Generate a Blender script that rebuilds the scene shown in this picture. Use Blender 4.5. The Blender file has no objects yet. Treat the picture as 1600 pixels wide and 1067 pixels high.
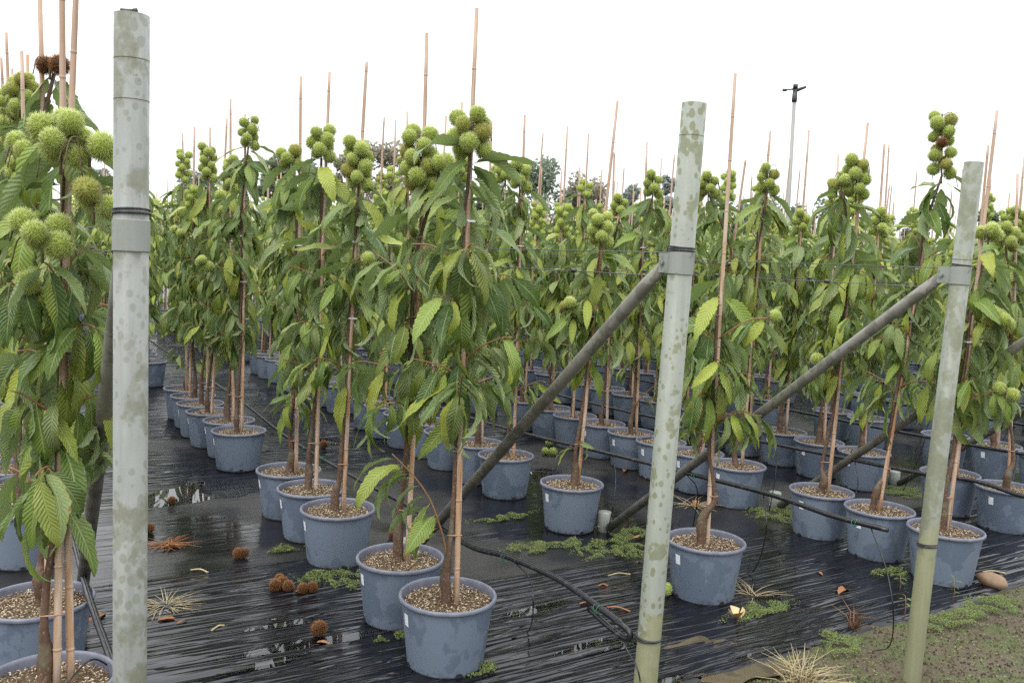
import bpy, math, random
import numpy as np
from mathutils import Vector, Matrix, Quaternion, noise

# ------------------------------------------------------------------ camera, sky, sun, exposure
scene = bpy.context.scene
COL = scene.collection
CAM_H, FOCAL = 1.65, 1360.0            # metres, focal length in photograph pixels (1600 wide)
PITCH, ROLL = math.atan(127 / FOCAL), math.atan(0.047)
FWD = Vector((0, math.cos(PITCH), -math.sin(PITCH)))
R0 = Vector((1, 0, 0)); U0 = R0.cross(FWD)
RIGHT = R0 * math.cos(ROLL) + U0 * math.sin(ROLL)
UPV = U0 * math.cos(ROLL) - R0 * math.sin(ROLL)
EYE = Vector((0, 0, CAM_H))
cam_data = bpy.data.cameras.new('camera')
cam_data.sensor_width = 36.0
cam_data.lens = 36.0 * FOCAL / 1600.0
cam_data.clip_start, cam_data.clip_end = 0.05, 1500
cam_data.dof.use_dof = True
cam_data.dof.focus_distance = 4.3
cam_data.dof.aperture_fstop = 11.0
cam = bpy.data.objects.new('camera', cam_data)
COL.objects.link(cam)
m3 = Matrix((RIGHT, UPV, -FWD)).transposed()
cam.matrix_world = Matrix.Translation(EYE) @ m3.to_4x4()
scene.camera = cam

SUN_EL, SUN_AZ = math.radians(52), math.radians(215)   # high, behind the camera's left shoulder
world = bpy.data.worlds.new('World'); scene.world = world
world.use_nodes = True
wn, wl = world.node_tree.nodes, world.node_tree.links
wn.clear()
out = wn.new('ShaderNodeOutputWorld')
bg = wn.new('ShaderNodeBackground')
sky = wn.new('ShaderNodeTexSky'); sky.sky_type = 'NISHITA'; sky.sun_disc = False
sky.sun_elevation, sky.sun_rotation = SUN_EL, SUN_AZ
sky.air_density, sky.dust_density = 1.0, 4.0
geo = wn.new('ShaderNodeNewGeometry')
sep = wn.new('ShaderNodeSeparateXYZ')
wl.new(geo.outputs['Incoming'], sep.inputs[0])
el = wn.new('ShaderNodeMath'); el.operation = 'ABSOLUTE'; wl.new(sep.outputs['Z'], el.inputs[0])
grad = wn.new('ShaderNodeMath'); grad.operation = 'MULTIPLY_ADD'      # overcast luminance: (1 + 2 sin h) / 3
wl.new(el.outputs[0], grad.inputs[0]); grad.inputs[1].default_value = 2 / 3; grad.inputs[2].default_value = 1 / 3
cn = wn.new('ShaderNodeTexNoise'); cn.inputs['Scale'].default_value = 2.2; cn.inputs['Detail'].default_value = 4
mp = wn.new('ShaderNodeMapping'); mp.inputs['Scale'].default_value = (1, 1, 3)
wl.new(geo.outputs['Incoming'], mp.inputs[0]); wl.new(mp.outputs[0], cn.inputs['Vector'])
cr = wn.new('ShaderNodeMapRange'); cr.inputs['To Min'].default_value = 0.88; cr.inputs['To Max'].default_value = 1.12
wl.new(cn.outputs['Fac'], cr.inputs['Value'])
cm = wn.new('ShaderNodeMath'); cm.operation = 'MULTIPLY'
wl.new(grad.outputs[0], cm.inputs[0]); wl.new(cr.outputs[0], cm.inputs[1])
cloud = wn.new('ShaderNodeVectorMath'); cloud.operation = 'SCALE'
cloud.inputs[0].default_value = (3.30, 3.38, 3.50)
wl.new(cm.outputs[0], cloud.inputs['Scale'])
skys = wn.new('ShaderNodeVectorMath'); skys.operation = 'SCALE'; skys.inputs['Scale'].default_value = 0.10
wl.new(sky.outputs[0], skys.inputs[0])
mixw = wn.new('ShaderNodeMix'); mixw.data_type = 'RGBA'; mixw.inputs['Factor'].default_value = 0.12
wl.new(cloud.outputs[0], mixw.inputs[6]); wl.new(skys.outputs[0], mixw.inputs[7])
wl.new(mixw.outputs[2], bg.inputs['Color'])
bg.inputs['Strength'].default_value = 1.0
wl.new(bg.outputs[0], out.inputs[0])

sun_data = bpy.data.lights.new('sun', 'SUN')
sun_data.energy, sun_data.angle, sun_data.color = 1.3, math.radians(25), (1, 0.97, 0.92)
sun = bpy.data.objects.new('sun', sun_data); COL.objects.link(sun)
sd = Vector((math.sin(SUN_AZ) * math.cos(SUN_EL), math.cos(SUN_AZ) * math.cos(SUN_EL), math.sin(SUN_EL)))
sun.rotation_euler = (-sd).to_track_quat('-Z', 'Y').to_euler()

vs = scene.view_settings
vs.view_transform, vs.look, vs.gamma, vs.exposure = 'Standard', 'None', 1.0, 0.2
vs.use_curve_mapping = False
scene.cycles.max_bounces = 6; scene.cycles.diffuse_bounces = 3; scene.cycles.glossy_bounces = 3
scene.cycles.transparent_max_bounces = 4
scene.cycles.use_denoising = False          # keep the fine grain of leaves and spines
scene.cycles.use_adaptive_sampling = False
scene.cycles.sample_clamp_indirect = 3.0

random.seed(7)
rnd = random.random
def uni(a, b): return a + (b - a) * rnd()

# ------------------------------------------------------------------ places: rows of pots run away to the left of the view
T2 = Vector((-0.515, 0.857)); N2 = Vector((0.857, 0.515))
ROWANG = math.atan2(0.515, 0.857)
def place(n, s, z=0.0):
    p = N2 * n + T2 * s
    return Vector((p.x, p.y, z))
def ray(px, py):
    return FWD + RIGHT * ((px - 800) / FOCAL) + UPV * ((533.5 - py) / FOCAL)
def at_y(px, py, Y):
    d = ray(px, py); return EYE + d * (Y / d.y)
def at_z(px, py, z=0.0):
    d = ray(px, py); return EYE + d * ((z - CAM_H) / d.z)
def at_n(px, py, c):
    d = ray(px, py); return EYE + d * (c / (d.x * N2.x + d.y * N2.y))
def depth(p): return (Vector(p) - EYE).dot(FWD)
def pix(p):
    d = Vector(p) - EYE; z = d.dot(FWD)
    return (800 + FOCAL * d.dot(RIGHT) / z, 533.5 - FOCAL * d.dot(UPV) / z) if z > 0.05 else (-9999, 0)

# ------------------------------------------------------------------ mesh helpers
class MB:
    def __init__(self): self.v, self.f, self.m, self.a, self.uv = [], [], [], [], []
    def face(self, idx, mat=0): self.f.append(tuple(idx)); self.m.append(mat)
    def tube(self, pts, rad, seg=8, cap=True, mat=0, val=0.0, flat=None):
        pts = [Vector(p) for p in pts]
        n = len(pts)
        if not hasattr(rad, '__len__'): rad = [rad] * n
        base = len(self.v)
        ref = None
        for i, p in enumerate(pts):
            d = (pts[min(i + 1, n - 1)] - pts[max(i - 1, 0)]).normalized()
            if ref is None:
                ref = d.orthogonal().normalized()
            ref = (ref - d * ref.dot(d))
            ref = ref.normalized() if ref.length > 1e-6 else d.orthogonal().normalized()
            b = d.cross(ref)
            for k in range(seg):
                a = 2 * math.pi * k / seg
                self.v.append(p + (ref * math.cos(a) + b * math.sin(a)) * rad[i]); self.a.append(val)
        for i in range(n - 1):
            for k in range(seg):
                k2 = (k + 1) % seg
                self.face((base + i * seg + k, base + i * seg + k2, base + (i + 1) * seg + k2, base + (i + 1) * seg + k), mat)
        if cap:
            self.face([base + k for k in range(seg)][::-1], mat)
            self.face([base + (n - 1) * seg + k for k in range(seg)], mat)
        return self
    def lathe(self, prof, seg=24, mat=0, centre=(0, 0, 0)):
        base = len(self.v); c = Vector(centre)
        for r, z in prof:
            for k in range(seg):
                a = 2 * math.pi * k / seg
                self.v.append(c + Vector((r * math.cos(a), r * math.sin(a), z))); self.a.append(0.0)
        for i in range(len(prof) - 1):
            for k in range(seg):
                k2 = (k + 1) % seg
                self.face((base + i * seg + k, base + i * seg + k2, base + (i + 1) * seg + k2, base + (i + 1) * seg + k), mat)
        return self
    def box(self, c, s, mat=0, rot=None):
        base = len(self.v); c = Vector(c)
        for dx in (-1, 1):
            for dy in (-1, 1):
                for dz in (-1, 1):
                    p = Vector((dx * s[0] / 2, dy * s[1] / 2, dz * s[2] / 2))
                    if rot is not None: p = rot @ p
                    self.v.append(c + p); self.a.append(0.0)
        for q in ((0, 1, 3, 2), (4, 6, 7, 5), (0, 4, 5, 1), (2, 3, 7, 6), (0, 2, 6, 4), (1, 5, 7, 3)):
            self.face([base + i for i in q], mat)
        return self
    def mesh(self, name, mats, smooth=True, attr=None):
        me = bpy.data.meshes.new(name)
        me.from_pydata([tuple(v) for v in self.v], [], self.f)
        for mt in (mats if isinstance(mats, (list, tuple)) else [mats]): me.materials.append(mt)
        if any(self.m): me.polygons.foreach_set('material_index', self.m)
        me.polygons.foreach_set('use_smooth', [smooth] * len(self.f))
        if attr:
            at = me.attributes.new(attr, 'FLOAT', 'POINT'); at.data.foreach_set('value', self.a)
        me.update()
        return me

def link(name, data, parent=None, loc=None):
    o = bpy.data.objects.new(name, data); COL.objects.link(o)
    if parent is not None: o.parent = parent
    if loc is not None: o.location = loc
    return o
def tag(o, label=None, cat=None, group=None, kind=None):
    if label: o['label'] = label
    if cat: o['category'] = cat
    if group: o['group'] = group
    if kind: o['kind'] = kind
    return o
def arc(pts, n=12):
    """smooth curve through points (Catmull-Rom)"""
    P = [Vector(p) for p in pts]; P = [P[0] * 2 - P[1]] + P + [P[-1] * 2 - P[-2]]
    r = []
    for i in range(1, len(P) - 2):
        for k in range(n):
            t = k / n
            r.append(0.5 * ((2 * P[i]) + (P[i + 1] - P[i - 1]) * t + (2 * P[i - 1] - 5 * P[i] + 4 * P[i + 1] - P[i + 2]) * t * t + (3 * P[i] - P[i - 1] - 3 * P[i + 1] + P[i + 2]) * t ** 3))
    r.append(P[-2]); return r

# ------------------------------------------------------------------ materials
class NT:
    """tiny node-graph builder"""
    def __init__(self, name):
        self.mat = bpy.data.materials.new(name); self.mat.use_nodes = True
        self.t = self.mat.node_tree; self.t.nodes.clear()
        self.out = self.t.nodes.new('ShaderNodeOutputMaterial')
    def n(self, typ, **kw):
        nd = self.t.nodes.new(typ)
        for k, v in kw.items(): setattr(nd, k, v)
        return nd
    def set(self, sock, v):
        if hasattr(v, 'is_output'): self.t.links.new(v, sock)
        elif isinstance(v, (tuple, list)) and len(v) == 3 and sock.type == 'RGBA': sock.default_value = (*v, 1)
        else: sock.default_value = v
    def math(self, op, a, b=None, c=None, clamp=False):
        nd = self.n('ShaderNodeMath', operation=op, use_clamp=clamp)
        for i, v in enumerate((a, b, c)):
            if v is not None: self.set(nd.inputs[i], v)
        return nd.outputs[0]
    def mix(self, f, a, b):
        nd = self.n('ShaderNodeMix', data_type='RGBA'); self.set(nd.inputs[0], f); self.set(nd.inputs[6], a); self.set(nd.inputs[7], b)
        return nd.outputs[2]
    def ramp(self, v, lo, hi, a=0.0, b=1.0, smooth=True):
        nd = self.n('ShaderNodeMapRange', interpolation_type='SMOOTHSTEP' if smooth else 'LINEAR')
        self.set(nd.inputs['Value'], v)
        for k, x in zip(('From Min', 'From Max', 'To Min', 'To Max'), (lo, hi, a, b)): self.set(nd.inputs[k], x)
        return nd.outputs[0]
    def coord(self, which='Object'): return self.n('ShaderNodeTexCoord').outputs[which]
    def mapping(self, vec, scale=(1, 1, 1), loc=(0, 0, 0), rot=(0, 0, 0)):
        nd = self.n('ShaderNodeMapping'); self.set(nd.inputs[0], vec)
        nd.inputs['Scale'].default_value = scale
        self.set(nd.inputs['Location'], loc); nd.inputs['Rotation'].default_value = rot
        return nd.outputs[0]
    def noise(self, vec, scale, detail=3.0, rough=0.55, dist=0.0):
        nd = self.n('ShaderNodeTexNoise'); self.set(nd.inputs['Vector'], vec)
        nd.inputs['Scale'].default_value = scale; nd.inputs['Detail'].default_value = detail
        nd.inputs['Roughness'].default_value = rough; nd.inputs['Distortion'].default_value = dist
        return nd.outputs['Fac']
    def voro(self, vec, scale, feature='F1', rand=1.0):
        nd = self.n('ShaderNodeTexVoronoi', feature=feature); self.set(nd.inputs['Vector'], vec)
        nd.inputs['Scale'].default_value = scale; nd.inputs['Randomness'].default_value = rand
        return nd
    def bump(self, h, strength, dist, normal=None):
        nd = self.n('ShaderNodeBump'); nd.inputs['Strength'].default_value = strength; nd.inputs['Distance'].default_value = dist
        self.set(nd.inputs['Height'], h)
        if normal is not None: self.set(nd.inputs['Normal'], normal)
        return nd.outputs[0]
    def bsdf(self, color, rough, normal=None, metal=0.0, spec=0.5, **kw):
        p = self.n('ShaderNodeBsdfPrincipled')
        self.set(p.inputs['Base Color'], color); self.set(p.inputs['Roughness'], rough); self.set(p.inputs['Metallic'], metal)
        self.set(p.inputs['Specular IOR Level'], spec)
        if normal is not None: self.set(p.inputs['Normal'], normal)
        for k, v in kw.items(): self.set(p.inputs[k], v)
        return p.outputs[0]
    def add(self, v, w):
        nd = self.n('ShaderNodeVectorMath', operation='ADD'); self.set(nd.inputs[0], v); self.set(nd.inputs[1], w); return nd.outputs[0]
    def finish(self, shader):
        self.t.links.new(shader, self.out.inputs[0]); return self.mat
    def objrand(self): return self.n('ShaderNodeObjectInfo').outputs['Random']
    def attr(self, name): return self.n('ShaderNodeAttribute', attribute_name=name).outputs['Fac']

def leaf_material(name, single):
    t = NT(name)
    uvn = t.n('ShaderNodeUVMap'); uvn.uv_map = 'UVMap'
    s = t.n('ShaderNodeSeparateXYZ'); t.set(s.inputs[0], uvn.outputs[0])
    U, V = s.outputs[0], s.outputs[1]
    R = t.objrand() if single else t.attr('rnd')
    a = t.math('MULTIPLY', t.math('ABSOLUTE', t.math('SUBTRACT', U, 0.5)), 2.0)
    ph = t.math('SUBTRACT', t.math('MULTIPLY', V, 15.0), t.math('MULTIPLY', a, 2.3))
    tt = t.math('MULTIPLY', t.math('ABSOLUTE', t.math('SUBTRACT', t.math('FRACT', ph), 0.5)), 2.0)
    vein = t.ramp(tt, 0.22, 0.02)
    mid = t.ramp(a, 0.10, 0.035)
    R2 = t.math('FRACT', t.math('MULTIPLY', R, 13.7)); R3 = t.math('FRACT', t.math('MULTIPLY', R, 71.3))
    vec = t.mapping(uvn.outputs[0], scale=(1, 3, 1), loc=t.n('ShaderNodeCombineXYZ').outputs[0])
    comb = vec.node.inputs['Location'].links[0].from_node
    t.set(comb.inputs[0], t.math('MULTIPLY', R, 37.0)); t.set(comb.inputs[1], t.math('MULTIPLY', R, 91.0))
    nz = t.noise(vec, 3.0, 3)
    R4 = t.math('FRACT', t.math('MULTIPLY', R, 29.1))
    base = t.mix(t.math('POWER', R4, 1.3), (0.036, 0.082, 0.014), (0.205, 0.280, 0.042))
    R5 = t.math('FRACT', t.math('MULTIPLY', R, 53.9))
    base = t.mix(t.math('MULTIPLY', t.ramp(R5, 0.66, 0.9), 0.8), base, (0.20, 0.25, 0.095))
    yel = t.ramp(R3, 0.52, 1.0)
    base = t.mix(t.math('MULTIPLY', yel, 0.75), base, (0.35, 0.38, 0.045))
    base = t.mix(t.math('MULTIPLY', t.ramp(nz, 0.45, 0.75), 0.35), base, (0.19, 0.255, 0.045))
    base = t.mix(t.math('MULTIPLY', vein, 0.38), base, (0.15, 0.23, 0.07))
    base = t.mix(t.math('MULTIPLY', mid, 0.75), base, (0.27, 0.31, 0.10))
    # scorched, yellow-edged patches on a few leaves
    edge = t.math('MULTIPLY', t.ramp(t.math('ADD', a, t.math('MULTIPLY', t.math('SUBTRACT', nz, 0.5), 1.6)), 0.72, 1.05), t.ramp(R2, 0.62, 0.85))
    base = t.mix(t.math('MULTIPLY', edge, 0.85), base, (0.24, 0.20, 0.035))
    brown = t.math('MULTIPLY', t.ramp(t.math('ADD', a, t.math('MULTIPLY', t.math('SUBTRACT', nz, 0.5), 2.4)), 0.95, 1.15), t.ramp(R2, 0.80, 0.9))
    base = t.mix(brown, base, (0.17, 0.075, 0.025))
    under = t.mix(R2, (0.17, 0.235, 0.10), (0.28, 0.345, 0.16))
    under = t.mix(t.math('MULTIPLY', t.math('MAXIMUM', vein, mid), 0.45), under, (0.29, 0.33, 0.19))
    bf = t.n('ShaderNodeNewGeometry').outputs['Backfacing']
    col = t.mix(bf, base, under)
    pet = t.ramp(V, 0.02, 0.0)
    col = t.mix(pet, col, (0.40, 0.30, 0.06))
    pillow = t.math('SUBTRACT', 1.0, t.math('POWER', t.math('SUBTRACT', 1.0, tt), 2.0))
    hgt = t.math('MULTIPLY', pillow, t.math('SUBTRACT', 1.0, mid))
    nrm = t.bump(hgt, 0.55, 0.006)
    rough = t.math('ADD', t.math('MULTIPLY', bf, 0.22), t.ramp(nz, 0.3, 0.7, 0.33, 0.48))
    p = t.bsdf(col, rough, nrm, spec=0.45)
    tr = t.n('ShaderNodeBsdfTranslucent'); t.set(tr.inputs[0], t.mix(0.5, col, (0.22, 0.34, 0.03))); t.set(tr.inputs['Normal'], nrm)
    mx = t.n('ShaderNodeMixShader'); mx.inputs[0].default_value = 0.22
    t.t.links.new(p, mx.inputs[1]); t.t.links.new(tr.outputs[0], mx.inputs[2])
    return t.finish(mx.outputs[0])

def burr_material(name, core, tipc, brown=False):
    t = NT(name)
    tip = t.attr('tip')
    r = t.objrand()
    c = t.mix(t.ramp(tip, 0.0, 0.9), core, tipc)
    if not brown:
        c = t.mix(t.math('MULTIPLY', r, 0.35), c, (0.33, 0.40, 0.06))
        c = t.mix(t.math('MULTIPLY', t.ramp(r, 0.86, 1.0), 0.55), c, (0.44, 0.33, 0.09))
    p = t.bsdf(c, 0.55, spec=0.3)
    tr = t.n('ShaderNodeBsdfTranslucent'); t.set(tr.inputs[0], c)
    mx = t.n('ShaderNodeMixShader'); mx.inputs[0].default_value = 0.35
    t.t.links.new(p, mx.inputs[1]); t.t.links.new(tr.outputs[0], mx.inputs[2])
    return t.finish(mx.outputs[0])

def bark_material():
    t = NT('bark'); o = t.coord()
    r = t.objrand()
    n1 = t.noise(t.mapping(o, (60, 60, 14)), 1.0, 4); n2 = t.noise(o, 9.0, 3)
    c = t.mix(n1, (0.050, 0.028, 0.019), (0.140, 0.078, 0.048))
    c = t.mix(t.ramp(n2, 0.5, 0.72), c, (0.13, 0.115, 0.085))
    v = t.voro(t.mapping(o, (1, 1, 0.6)), 95)
    c = t.mix(t.math('MULTIPLY', t.ramp(v.outputs['Distance'], 0.28, 0.16), 0.7), c, (0.24, 0.18, 0.125))
    c = t.mix(t.math('MULTIPLY', t.ramp(t.noise(o, 14.0, 2), 0.55, 0.7), 0.5), c, (0.09, 0.11, 0.05))
    return t.finish(t.bsdf(c, 0.6, t.bump(t.math('ADD', n1, v.outputs['Distance']), 0.6, 0.003), spec=0.35))

def cane_material():
    t = NT('bamboo_cane'); o = t.coord(); r = t.objrand()
    off = t.n('ShaderNodeCombineXYZ'); t.set(off.inputs[2], t.math('MULTIPLY', r, 50.0))
    oo = t.add(o, off.outputs[0])
    n1 = t.noise(t.mapping(oo, (40, 40, 5)), 1.0, 4, 0.6); n2 = t.noise(t.mapping(oo, (90, 90, 3)), 1.0, 2)
    c = t.mix(r, (0.36, 0.19, 0.085), (0.38, 0.26, 0.17))
    c = t.mix(t.ramp(n1, 0.42, 0.62), c, (0.47, 0.36, 0.28))
    c = t.mix(t.math('MULTIPLY', t.ramp(n2, 0.58, 0.72), 0.75), c, (0.15, 0.07, 0.035))
    # the weathered upper length is greyer and pinker
    s = t.n('ShaderNodeSeparateXYZ'); t.set(s.inputs[0], o)
    c = t.mix(t.math('MULTIPLY', t.ramp(s.outputs[2], 1.2, 2.3), 0.5), c, (0.36, 0.25, 0.19))
    return t.finish(t.bsdf(c, 0.5, t.bump(n2, 0.3, 0.001), spec=0.35))

def pot_material():
    t = NT('pot_plastic'); o = t.coord(); r = t.objrand()
    off = t.n('ShaderNodeCombineXYZ'); t.set(off.inputs[0], t.math('MULTIPLY', r, 70.0)); t.set(off.inputs[1], t.math('MULTIPLY', r, 31.0))
    oo = t.add(o, off.outputs[0])
    n1 = t.noise(t.mapping(oo, (1, 1, 0.8)), 4.5, 5, 0.6, 0.2); n2 = t.noise(oo, 60.0, 3); n3 = t.noise(t.mapping(oo, (1, 1, 0.25)), 30.0, 3)
    wet = t.ramp(n1, 0.50, 0.53)
    c = t.mix(r, (0.135, 0.168, 0.222), (0.155, 0.190, 0.242))
    c = t.mix(t.math('MULTIPLY', wet, 0.9), c, (0.106, 0.136, 0.184))
    c = t.mix(t.math('MULTIPLY', t.ramp(n3, 0.52, 0.75), 0.30), c, (0.17, 0.18, 0.20))
    c = t.mix(t.math('MULTIPLY', t.ramp(n2, 0.68, 0.76), 0.6), c, (0.04, 0.04, 0.045))
    sz = t.n('ShaderNodeSeparateXYZ'); t.set(sz.inputs[0], o)
    spl = t.math('MULTIPLY', t.ramp(t.math('ADD', sz.outputs[2], t.math('MULTIPLY', n3, 0.09)), 0.085, 0.05), t.ramp(n2, 0.42, 0.60))
    c = t.mix(t.math('MULTIPLY', spl, 0.7), c, (0.075, 0.068, 0.055))
    rough = t.math('SUBTRACT', 0.50, t.math('MULTIPLY', wet, 0.15))
    return t.finish(t.bsdf(c, rough, t.bump(n3, 0.08, 0.002), spec=0.4))

def rim_material():
    t = NT('pot_rim_plastic'); o = t.coord(); r = t.objrand()
    n1 = t.noise(o, 22.0, 4); n2 = t.noise(o, 120.0, 2)
    c = t.mix(t.ramp(n1, 0.35, 0.7), (0.115, 0.125, 0.165), (0.165, 0.168, 0.20))
    c = t.mix(t.math('MULTIPLY', t.ramp(n2, 0.66, 0.74), 0.5), c, (0.07, 0.05, 0.04))
    return t.finish(t.bsdf(c, 0.42, spec=0.45))

def chips_material():
    t = NT('bark_chips'); r = t.attr('rnd')
    c = t.mix(t.ramp(r, 0.0, 0.55), (0.035, 0.024, 0.017), (0.20, 0.13, 0.07))
    c = t.mix(t.ramp(r, 0.45, 0.9), c, (0.52, 0.43, 0.30))
    return t.finish(t.bsdf(c, 0.75, spec=0.25))
def soil_material():
    t = NT('potting_soil'); o = t.coord()
    n1 = t.noise(o, 60, 4); n2 = t.noise(o, 140, 2)
    c = t.mix(n1, (0.022, 0.015, 0.010), (0.14, 0.095, 0.055))
    c = t.mix(t.ramp(n2, 0.58, 0.68), c, (0.33, 0.25, 0.15))
    return t.finish(t.bsdf(c, 0.85, t.bump(n1, 0.9, 0.008), spec=0.2))

def galvanised(name, light=(0.30, 0.32, 0.295), dark=(0.19, 0.20, 0.15), lo=0.51, seed=0.0, scale=11.0, algae=0.0, rust=0.35, soft=0.05, spot=0.0):
    t = NT(name); o = t.add(t.coord(), (seed, seed * 2, seed * 3))
    n1 = t.noise(t.mapping(o, (1, 1, 0.8)), scale, 5, 0.62, 0.2); n2 = t.noise(o, 3.0, 3); n3 = t.noise(t.mapping(o, (1, 1, 0.12)), 60.0, 3)
    wob = t.noise(o, 40.0, 2)
    v = t.voro(t.mapping(o, (1, 1, 0.75)), 42.0)
    fine = t.noise(o, 55.0, 5, 0.7); grain = t.noise(o, 160.0, 3)
    c = t.mix(t.ramp(n2, 0.3, 0.7), light, tuple(x * 0.82 for x in light))
    c = t.mix(t.math('MULTIPLY', t.ramp(n3, 0.45, 0.75), 0.25), c, tuple(x * 1.2 for x in light))
    c = t.mix(t.math('MULTIPLY', t.ramp(grain, 0.45, 0.75), 0.30), c, tuple(x * 0.7 for x in light))
    runs = t.noise(t.mapping(o, (1, 1, 0.05)), 38.0, 4, 0.6)
    c = t.mix(t.math('MULTIPLY', t.ramp(runs, 0.50, 0.72), 0.55), c, tuple(x * 0.62 for x in light))
    blot = t.math('MULTIPLY', t.ramp(n1, lo, lo + soft), t.ramp(fine, 0.30, 0.55, 0.55, 1.0))
    dist = t.math('ADD', t.math('ADD', v.outputs['Distance'], t.math('MULTIPLY', t.math('SUBTRACT', n2, 0.55), 1.1)), t.math('MULTIPLY', t.math('SUBTRACT', wob, 0.5), 0.45))
    spots = t.math('MULTIPLY', t.ramp(dist, 0.33, 0.27), spot)
    c = t.mix(t.math('MULTIPLY', t.math('MAXIMUM', blot, spots), 0.8), c, dark)
    c = t.mix(t.math('MULTIPLY', t.ramp(fine, 0.60, 0.72), rust), c, (0.10, 0.075, 0.045))
    if algae > 0:
        s = t.n('ShaderNodeSeparateXYZ'); t.set(s.inputs[0], t.coord())
        am = t.ramp(t.math('ADD', s.outputs[2], t.math('MULTIPLY', t.math('SUBTRACT', n1, 0.5), 1.0)), algae + 0.04, algae - 0.04)
        c = t.mix(t.math('MULTIPLY', am, 0.88), c, t.mix(n3, (0.155, 0.155, 0.082), (0.23, 0.23, 0.135)))
    return t.finish(t.bsdf(c, t.ramp(n1, 0.3, 0.7, 0.45, 0.65), t.bump(fine, 0.2, 0.002), metal=0.1, spec=0.35))

def plain(name, c, rough=0.5, metal=0.0, spec=0.45, nscale=30.0, amt=0.25):
    t = NT(name); o = t.coord(); n1 = t.noise(o, nscale, 4)
    return t.finish(t.bsdf(t.mix(n1, tuple(x * (1 - amt) for x in c), tuple(min(1, x * (1 + amt)) for x in c)), rough, t.bump(n1, 0.2, 0.002), metal=metal, spec=spec))

def hose_material():
    t = NT('hose_rubber'); o = t.coord(); n1 = t.noise(o, 40, 4); n2 = t.noise(o, 9, 3)
    c = t.mix(t.ramp(n1, 0.55, 0.72), (0.007, 0.007, 0.009), (0.05, 0.05, 0.052))
    return t.finish(t.bsdf(c, t.ramp(n2, 0.3, 0.7, 0.18, 0.42), t.bump(n1, 0.35, 0.003)))

def film_material():
    t = NT('film_sheet'); o = t.coord()          # object x runs across the rows, y runs along them
    s = t.n('ShaderNodeSeparateXYZ'); t.set(s.inputs[0], o); X, Y = s.outputs[0], s.outputs[1]
    w1 = t.noise(t.mapping(o, (1.1, 15, 1)), 1.0, 2, 0.45, 0.6)
    w2 = t.noise(t.mapping(o, (1.5, 34, 1)), 1.0, 1, 0.4, 0.4)
    ridge = t.math('POWER', t.math('SUBTRACT', 1.0, t.math('ABSOLUTE', t.math('MULTIPLY', t.math('SUBTRACT', w1, 0.5), 3.0))), 3.0)
    w3 = t.noise(o, 7.0, 4)
    zone = t.noise(o, 0.75, 3, 0.6)
    # silt lies on the flat fabric behind the loose front strip; its edge follows the laid sheet
    lim = t.math('ADD', 4.42, t.math('MULTIPLY', t.ramp(X, 1.85, 2.15), -0.66))
    lim = t.math('ADD', lim, t.math('MULTIPLY', t.math('SUBTRACT', w3, 0.5), 0.10))
    back = t.ramp(t.math('SUBTRACT', Y, lim), -0.01, 0.02)
    far = t.ramp(Y, 5.4, 7.0)
    silt_back = t.math('MULTIPLY', back, t.ramp(t.math('ADD', zone, t.math('MULTIPLY', far, -0.08)), 0.40, 0.62))
    silt_front = t.math('MULTIPLY', t.math('SUBTRACT', 1.0, back), t.ramp(t.math('ADD', zone, t.math('MULTIPLY', t.math('SUBTRACT', w3, 0.5), 0.5)), 0.66, 0.76))
    silt = t.math('MAXIMUM', silt_back, t.math('MULTIPLY', silt_front, 0.8))
    grain = t.noise(o, 170.0, 3); specks = t.voro(o, 46.0).outputs['Distance']
    c = t.mix(w1, (0.0032, 0.0035, 0.005), (0.008, 0.0085, 0.012))
    mud = t.mix(grain, (0.012, 0.011, 0.010), (0.046, 0.041, 0.035))
    mud = t.mix(t.math('MULTIPLY', t.math('SUBTRACT', 1.0, back), 0.6), mud, t.mix(grain, (0.05, 0.04, 0.02), (0.16, 0.125, 0.06)))
    c = t.mix(t.math('MULTIPLY', silt, 0.85), c, mud)
    c = t.mix(t.math('MULTIPLY', t.ramp(specks, 0.08, 0.05), 0.4), c, (0.13, 0.12, 0.10))
    # wrinkles: strong where the film is loose, faint where it lies flat under silt
    loose = t.math('ADD', t.math('MULTIPLY', t.math('SUBTRACT', 1.0, back), 0.75), t.math('MULTIPLY', far, 0.65), clamp=True)
    h = t.math('MULTIPLY', t.math('ADD', t.math('MULTIPLY', ridge, 0.35), t.math('MULTIPLY', w2, 0.20)), t.math('ADD', loose, 0.10))
    h = t.math('ADD', h, t.math('MULTIPLY', t.math('MULTIPLY', grain, silt), 0.08))
    nrm = t.bump(h, 1.0, 0.03)
    rough = t.math('ADD', t.ramp(w3, 0.3, 0.7, 0.05, 0.17), t.math('MULTIPLY', silt, 0.42))
    wetm = t.math('MULTIPLY', back, t.ramp(t.noise(o, 1.3, 3), 0.56, 0.64))
    rough = t.math('MULTIPLY', rough, t.math('SUBTRACT', 1.0, t.math('MULTIPLY', wetm, 0.75)))
    return t.finish(t.bsdf(c, rough, nrm, spec=0.42))

def silt_material(name, a, b):
    t = NT(name); o = t.coord(); g = t.noise(o, 150.0, 4, 0.7); w = t.noise(o, 9.0, 4)
    c = t.mix(g, a, b); c = t.mix(t.math('MULTIPLY', t.ramp(w, 0.5, 0.62), 0.6), c, tuple(x * 0.45 for x in a))
    return t.finish(t.bsdf(c, t.ramp(w, 0.35, 0.65, 0.22, 0.7), t.bump(g, 0.5, 0.004), spec=0.4))

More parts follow.
